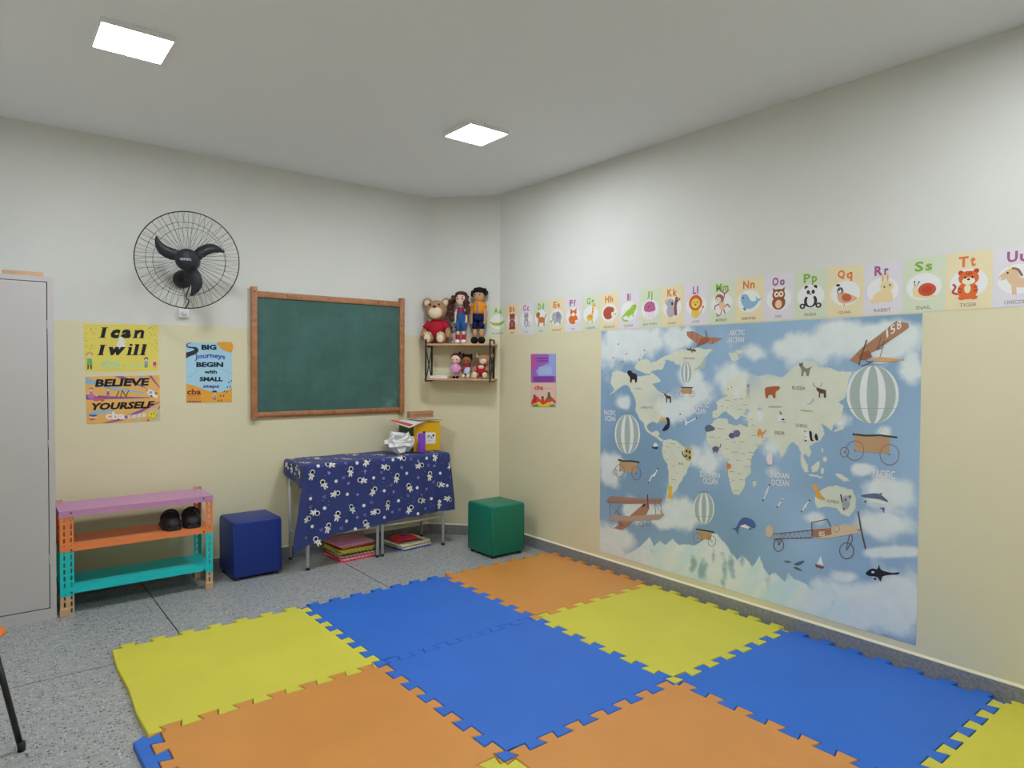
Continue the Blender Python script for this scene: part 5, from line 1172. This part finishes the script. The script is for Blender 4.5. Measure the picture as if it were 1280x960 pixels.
p.at(M3); p.poly([(80, 195), (100, 175), (290, 188), (388, 187), (370, 215), (200, 218), (85, 210)], (150, 114, 100), 6); p.poly([(120, 350), (150, 330), (200, 290), (290, 212), (312, 215), (315, 240), (300, 272), (220, 320), (165, 360)], (156, 112, 92), 7); p.poly([(95, 300), (120, 275), (200, 284), (400, 272), (370, 302), (200, 312), (95, 308)], (162, 140, 128), 8); p.line([(305, 165), (307, 240)], 5, (84, 68, 70), 9)
for a in ([(98, 215), (100, 280)], [(140, 218), (150, 278)], [(165, 220), (120, 275)], [(100, 218), (160, 280)], [(345, 215), (350, 275)], [(375, 210), (385, 272)], [(345, 215), (385, 272)], [(85, 208), (388, 200)]): p.line(a, 2.2, (110, 96, 104), 9)
p.ring(272, 328, 14, 16, 2.5, (120, 110, 120), 9); p.ring(312, 322, 14, 16, 2.5, (120, 110, 120), 9); p.poly([(145, 312), (165, 312), (180, 340), (150, 340)], (140, 90, 76), 9); p.e(285, 225, 12, 7, (70, 50, 44), 9, -35); p.build('aeroplane_picture', wm)
p.at(M4); p.poly([(305, 325), (400, 318), (405, 306), (528, 304), (542, 328), (530, 345), (470, 355), (365, 374), (308, 366)], (192, 172, 144), 6); p.poly([(305, 326), (398, 320), (400, 352), (330, 366), (308, 364)], (152, 110, 84), 7); p.e(88, 336, 19, 30, (190, 170, 140), 6); p.ring(425, 324, 16, 18, 2.5, (140, 110, 96), 8)
p.text('85', 336, 336, 366, 360, (220, 210, 196), 8, .01)
for a in ([(108, 350), (305, 330)], [(108, 374), (308, 368)], [(303, 362), (300, 292), (378, 275), (395, 312)], [(490, 352), (472, 430)], [(500, 350), (505, 380), (475, 430)], [(130, 372), (135, 405)], [(150, 372), (138, 405)], [(528, 328), (552, 330)]): p.line(a, 4, (104, 78, 74), 9)
for k in range(8): p.line([(125+k*22, 349-k*2), (138+k*22, 372-k*.6), (148+k*22, 347-k*2)], 2, (140, 124, 120), 8)
p.line([(532, 236), (548, 330), (570, 425)], 7, (92, 70, 72), 9); p.ring(135, 405, 27, 33, 4, (104, 84, 86), 9); p.ring(475, 433, 37, 42, 4, (104, 84, 86), 9); p.build('aeroplane_picture', wm)
def animal(name, cr, *shapes):
    p.at(cr)
    for kind_, pts, c, lay in shapes:
        if kind_ == 'p': p.poly(pts, c, lay)
        elif kind_ == 's': p.sm(pts, c, lay, 3)
        elif kind_ == 'e': p.e(*pts, c, lay, n=14)
        else: p.line(pts, float(kind_), c, lay)
    p.build(name, wm)
DB = (44, 34, 40)
animal('bison_picture', mB, ('p', [(378, 640), (385, 608), (425, 605), (440, 630), (490, 650), (500, 690), (492, 750), (472, 750), (470, 715), (435, 715), (432, 752), (415, 752), (412, 690), (395, 665)], DB, 5))
animal('moose_picture', mE, ('p', [(630, 20), (640, 10), (655, 30), (695, 40), (698, 100), (685, 100), (683, 65), (660, 60), (658, 98), (648, 98), (650, 50)], (72, 60, 56), 5), ('5', [(640, 12), (618, 2)], (96, 80, 74), 5), ('5', [(648, 14), (664, -8)], (96, 80, 74), 5))
animal('toucan_picture', mE, ('s', [(650, 232), (680, 245), (685, 310), (660, 350), (615, 358), (640, 310), (660, 290), (655, 255)], (38, 40, 58), 5), ('p', [(585, 270), (600, 240), (652, 236), (642, 262), (605, 268), (590, 294)], (222, 160, 70), 6))
animal('boat_picture', mE, ('p', [(512, 508), (578, 505), (570, 528), (530, 522)], (44, 62, 98), 5), ('s', [(530, 500), (550, 465), (575, 490), (570, 503)], (206, 208, 214), 5))
animal('leopard_picture', mF, ('s', [(52, 510), (98, 505), (106, 560), (104, 628), (62, 630), (40, 580)], (176, 160, 116), 5), ('9', [(45, 600), (28, 575), (24, 545)], (70, 66, 56), 5), ('e', (65, 545, 11, 12), (60, 56, 50), 6), ('e', (92, 555, 10, 14), (60, 56, 50), 6), ('e', (60, 590, 12, 10), (60, 56, 50), 6), ('e', (92, 605, 10, 16), (60, 56, 50), 6), ('e', (76, 575, 7, 7), (190, 120, 60), 6))
animal('hippo_picture', mF, ('s', [(232, 330), (255, 305), (285, 305), (322, 330), (318, 352), (285, 362), (245, 366)], (92, 94, 118), 5))
animal('elephant_picture', mF, ('e', (332, 525, 32, 26), (94, 94, 114), 5), ('10', [(315, 540), (312, 566)], (94, 94, 114), 5), ('10', [(345, 540), (344, 568)], (94, 94, 114), 5), ('8', [(355, 520), (375, 508), (380, 478)], (94, 94, 114), 5))
animal('rhino_picture', mF, ('e', (482, 402, 30, 26), (88, 88, 116), 5), ('e', (528, 382, 32, 32), (100, 104, 132), 6), ('4', [(495, 375), (498, 345)], (150, 150, 170), 6))
animal('camel_picture', mF, ('s', [(716, 372), (738, 335), (758, 358), (770, 372), (795, 338), (790, 372), (768, 392), (766, 424), (756, 424), (752, 398), (738, 398), (732, 418), (724, 412)], (200, 132, 66), 5))
animal('flamingo_picture', mF, ('e', (455, 685, 20, 26), (206, 116, 60), 5), ('4', [(440, 690), (440, 770)], (176, 96, 66), 5), ('5', [(438, 665), (440, 650)], (206, 116, 60), 5))
animal('kangaroo_picture', M4, ('s', [(303, 103), (322, 100), (333, 125), (350, 155), (370, 178), (345, 175), (322, 165), (320, 140), (308, 122)], (206, 152, 72), 5))
animal('koala_picture', M4, ('7', [(445, 152), (462, 230)], (70, 58, 66), 5), ('e', (470, 196, 18, 28), (146, 148, 156), 6), ('e', (472, 172, 17, 15), (156, 158, 166), 7), ('e', (490, 164, 8, 9), (110, 110, 122), 6), ('e', (470, 178, 4, 6), (40, 40, 46), 8))
animal('dolphin_picture', M4, ('s', [(545, 158), (590, 148), (640, 150), (685, 190), (640, 176), (575, 168)], (84, 98, 118), 5), ('p', [(630, 152), (652, 142), (648, 160)], (84, 98, 118), 5), ('p', [(570, 172), (630, 178), (680, 196), (655, 200), (600, 190)], (206, 210, 216), 4), ('p', [(560, 184), (575, 182), (570, 196)], (70, 82, 104), 5), ('s', [(640, 220), (665, 218), (660, 246), (652, 228)], (96, 108, 128), 5))
animal('orca_picture', M4, ('s', [(570, 545), (600, 522), (628, 525), (637, 502), (647, 528), (700, 543), (740, 540), (730, 552), (700, 553), (655, 562), (645, 588), (628, 565), (590, 560)], (32, 36, 46), 5), ('p', [(590, 558), (620, 562), (660, 560), (700, 552), (650, 568), (610, 568)], (214, 216, 222), 4), ('e', (606, 540, 8, 5), (214, 216, 222), 6), ('p', [(608, 568), (624, 566), (618, 584)], (32, 36, 46), 5))
animal('whale_picture', M3, ('s', [(760, 350), (785, 348), (805, 312), (832, 290), (878, 305), (895, 342), (870, 350), (835, 332), (803, 352), (797, 386), (786, 362)], (72, 92, 138), 5), ('p', [(805, 340), (835, 328), (872, 348), (850, 352)], (206, 212, 222), 6), ('p', [(858, 345), (872, 350), (862, 366)], (72, 92, 138), 6))
animal('fish_picture', M4, ('s', [(160, 486), (178, 482), (200, 490), (178, 494)], (92, 106, 124), 5), ('s', [(212, 500), (236, 488), (264, 482), (250, 500), (228, 508)], (84, 98, 118), 5), ('s', [(208, 516), (228, 516), (256, 534), (228, 530)], (84, 98, 118), 5))
animal('sailing_boat_picture', M4, ('p', [(315, 500), (365, 515), (355, 524), (322, 515)], (136, 66, 62), 5), ('p', [(328, 498), (345, 458), (358, 505)], (212, 214, 220), 5))
animal('llama_picture', M3, ('s', [(414, 122), (438, 122), (436, 150), (442, 180), (414, 182), (420, 150)], (206, 170, 72), 5))
animal('brown_bear_picture', mD, ('s', [(70, 622), (150, 605), (235, 605), (236, 638), (192, 672), (190, 740), (162, 740), (150, 706), (106, 710), (100, 740), (74, 740), (65, 670)], (156, 86, 54), 5))
animal('husky_picture', mD, ('p', [(470, 330), (520, 320), (522, 360), (560, 392), (606, 375), (630, 352), (602, 410), (588, 480), (560, 480), (552, 430), (528, 430), (522, 482), (500, 482), (502, 400), (475, 360)], (122, 122, 104), 5), ('e', (495, 345, 18, 14), (90, 90, 86), 6))
animal('reindeer_picture', mD, ('p', [(680, 615), (740, 635), (795, 650), (797, 740), (772, 738), (766, 690), (726, 685), (722, 738), (708, 738), (710, 672), (685, 655)], (86, 62, 56), 5), ('7', [(685, 615), (650, 600), (640, 560)], (150, 100, 84), 5), ('7', [(720, 610), (742, 590), (748, 560)], (150, 100, 84), 5))
animal('panda_picture', mG, ('e', (440, 262, 26, 42), (208, 208, 208), 5), ('s', [(458, 215), (480, 222), (486, 285), (502, 300), (480, 306), (464, 280)], (36, 38, 44), 6), ('s', [(515, 238), (530, 245), (540, 298), (520, 296), (508, 268)], (36, 38, 44), 6), ('e', (424, 300, 10, 7), (36, 38, 44), 6), ('e', (418, 216, 6, 6), (60, 60, 64), 6), ('e', (424, 266, 5, 6), (60, 60, 64), 6))
animal('cow_picture', mG, ('e', (185, 95, 32, 24), (206, 204, 206), 5), ('e', (158, 90, 9, 12), (214, 186, 196), 6), ('9', [(188, 32), (192, 52), (208, 54)], (70, 76, 80), 6), ('e', (215, 105, 14, 8), (60, 60, 70), 6), ('5', [(215, 128), (238, 130)], (70, 70, 76), 6))
animal('fox_cub_picture', mC, ('e', (822, 790, 19, 22), (150, 138, 142), 5), ('e', (822, 850, 22, 45), (176, 168, 166), 4), ('5', [(815, 770), (812, 690)], (176, 168, 166), 5), ('5', [(832, 770), (842, 690)], (176, 168, 166), 5), ('8', [(808, 890), (802, 950)], (176, 168, 166), 4), ('8', [(832, 890), (840, 950)], (176, 168, 166), 4))
animal('seal_picture', mG, ('s', [(75, 420), (110, 418), (118, 470), (112, 520), (80, 520), (62, 470)], (206, 196, 200), 5), ('7', [(72, 524), (115, 526)], (130, 126, 140), 6))
animal('glider_picture', mC, ('14', [(180, 600), (240, 560), (300, 590)], (150, 168, 166), 5), ('p', [(180, 603), (250, 540), (300, 440), (320, 470), (300, 590), (240, 580)], (160, 176, 172), 5))
GUL = (210, 214, 220)
for cr, pts in ((mE, [(490, 835), (520, 770), (545, 760), (575, 708)]), (mF, [(5, 205), (55, 250), (60, 290), (155, 240)]), (M4, [(58, 180), (75, 140), (88, 105)]), (M4, [(250, 236), (268, 210), (288, 182)]), (M4, [(128, 215), (150, 182)]), (mB, [(210, 455), (240, 390), (272, 290)]), (mB, [(530, 480), (560, 420), (585, 365)]), (mB, [(330, 495), (352, 460), (370, 405)]), (M1, [(780, 440), (800, 430)])):
    w = {9.6: 11, 7.385: 10, 4.0: 6, 4.573: 5}[cr[2]]
    p.at(cr); p.line(pts, w, GUL, 4); mx_, my_ = pts[len(pts)//2]; p.e(mx_, my_, w*.9, w*1.9, GUL, 4, rot=25, n=10)
    for e_ in (pts[0], pts[-1]): p.e(e_[0], e_[1], w*.6, w*.9, (66, 72, 84), 5, n=8)
    if len(pts) > 3: p.line([pts[1], ((pts[0][0]+pts[2][0])/2+w*2, pts[2][1]+w*2)], w*.8, GUL, 4)
    p.build('gull_picture', wm)
WT = (214, 220, 226)
for cr, t1, r1, t2, r2 in ((mC, 'ARCTIC', (595, 118, 780, 185, -8), 'OCEAN', (590, 202, 772, 270, -8)), (mE, 'PACIFIC', (80, 168, 184, 214, 6), 'OCEAN', (85, 222, 182, 268, 6)), (mF, 'ATLANTIC', (105, 95, 268, 145, 0), 'OCEAN', (115, 150, 240, 200, 0)), (mF, 'SOUTHERN', (185, 735, 372, 790, 14), 'OCEAN', (215, 795, 350, 852, 10)), (mG, 'INDIAN', (105, 595, 270, 650, 10), 'OCEAN', (108, 660, 270, 718, 12)), (M4, 'PACIFIC', (605, 30, 717, 72, 10), 'OCEAN', (608, 75, 716, 110, 10))):
    p.at(cr); p.text(t1, *r1[:4], WT, 5, .012, 0, r1[4]); p.text(t2, *r2[:4], WT, 5, .012, 0, r2[4]); p.build('ocean_name', wm)
GT = (120, 120, 112)
for cr, t1, r1 in ((mD, 'RUSSIA', (390, 602, 548, 645, 6)), (mG, 'CHINA', (332, 146, 440, 180, 5)), (mG, 'INDIA', (140, 212, 230, 245, 5)), (mE, 'BRAZIL', (765, 652, 815, 670, 3)), (mG, 'AUSTRALIA', (618, 850, 735, 876, 12)), (mD, 'KAZAKHSTAN', (105, 838, 265, 860, 4)), (mD, 'MONGOLIA', (492, 886, 638, 908, 8)), (mE, 'UNITED STATES', (420, 132, 528, 152, 2)), (mB, 'CANADA', (472, 812, 548, 832, 2)), (mC, 'GREENLAND', (45, 448, 182, 470, 0))):
    p.at(cr); p.text(t1, *r1[:4], GT, 5, 0, 0, r1[4]).build('country_name', wm)
p.at(mF)
for x, y, l in [(420, 75, 45), (500, 70, 32), (550, 62, 40), (580, 115, 45), (530, 157, 45), (375, 128, 34), (585, 235, 32), (325, 203, 24), (650, 252, 26), (350, 336, 60), (265, 413, 55), (345, 420, 24), (430, 436, 24), (485, 460, 30), (555, 457, 44), (420, 523, 34), (475, 553, 60), (565, 567, 40), (635, 555, 52), (435, 620, 30), (522, 628, 36), (620, 620, 55), (600, 687, 38), (465, 732, 42), (537, 752, 36), (480, 813, 26), (552, 808, 36), (500, 910, 58), (672, 815, 40), (660, 400, 50), (710, 488, 26), (770, 447, 20), (665, 305, 28), (430, 145, 20), (470, 128, 18)]: p.line([(x, y), (x+l, y+3)], 4, (140, 138, 128), 5)
p.at(mE)
for x, y, l in [(685, 476, 50), (645, 505, 32), (755, 512, 16), (628, 550, 14), (645, 624, 26), (700, 681, 32), (742, 748, 20), (700, 808, 40), (462, 304, 60)]: p.line([(x, y), (x+l, y+3)], 4, (140, 138, 128), 5)
o = p.build('small_place_names', wm); o['kind'] = 'stuff'

bpy.context.view_layer.update()
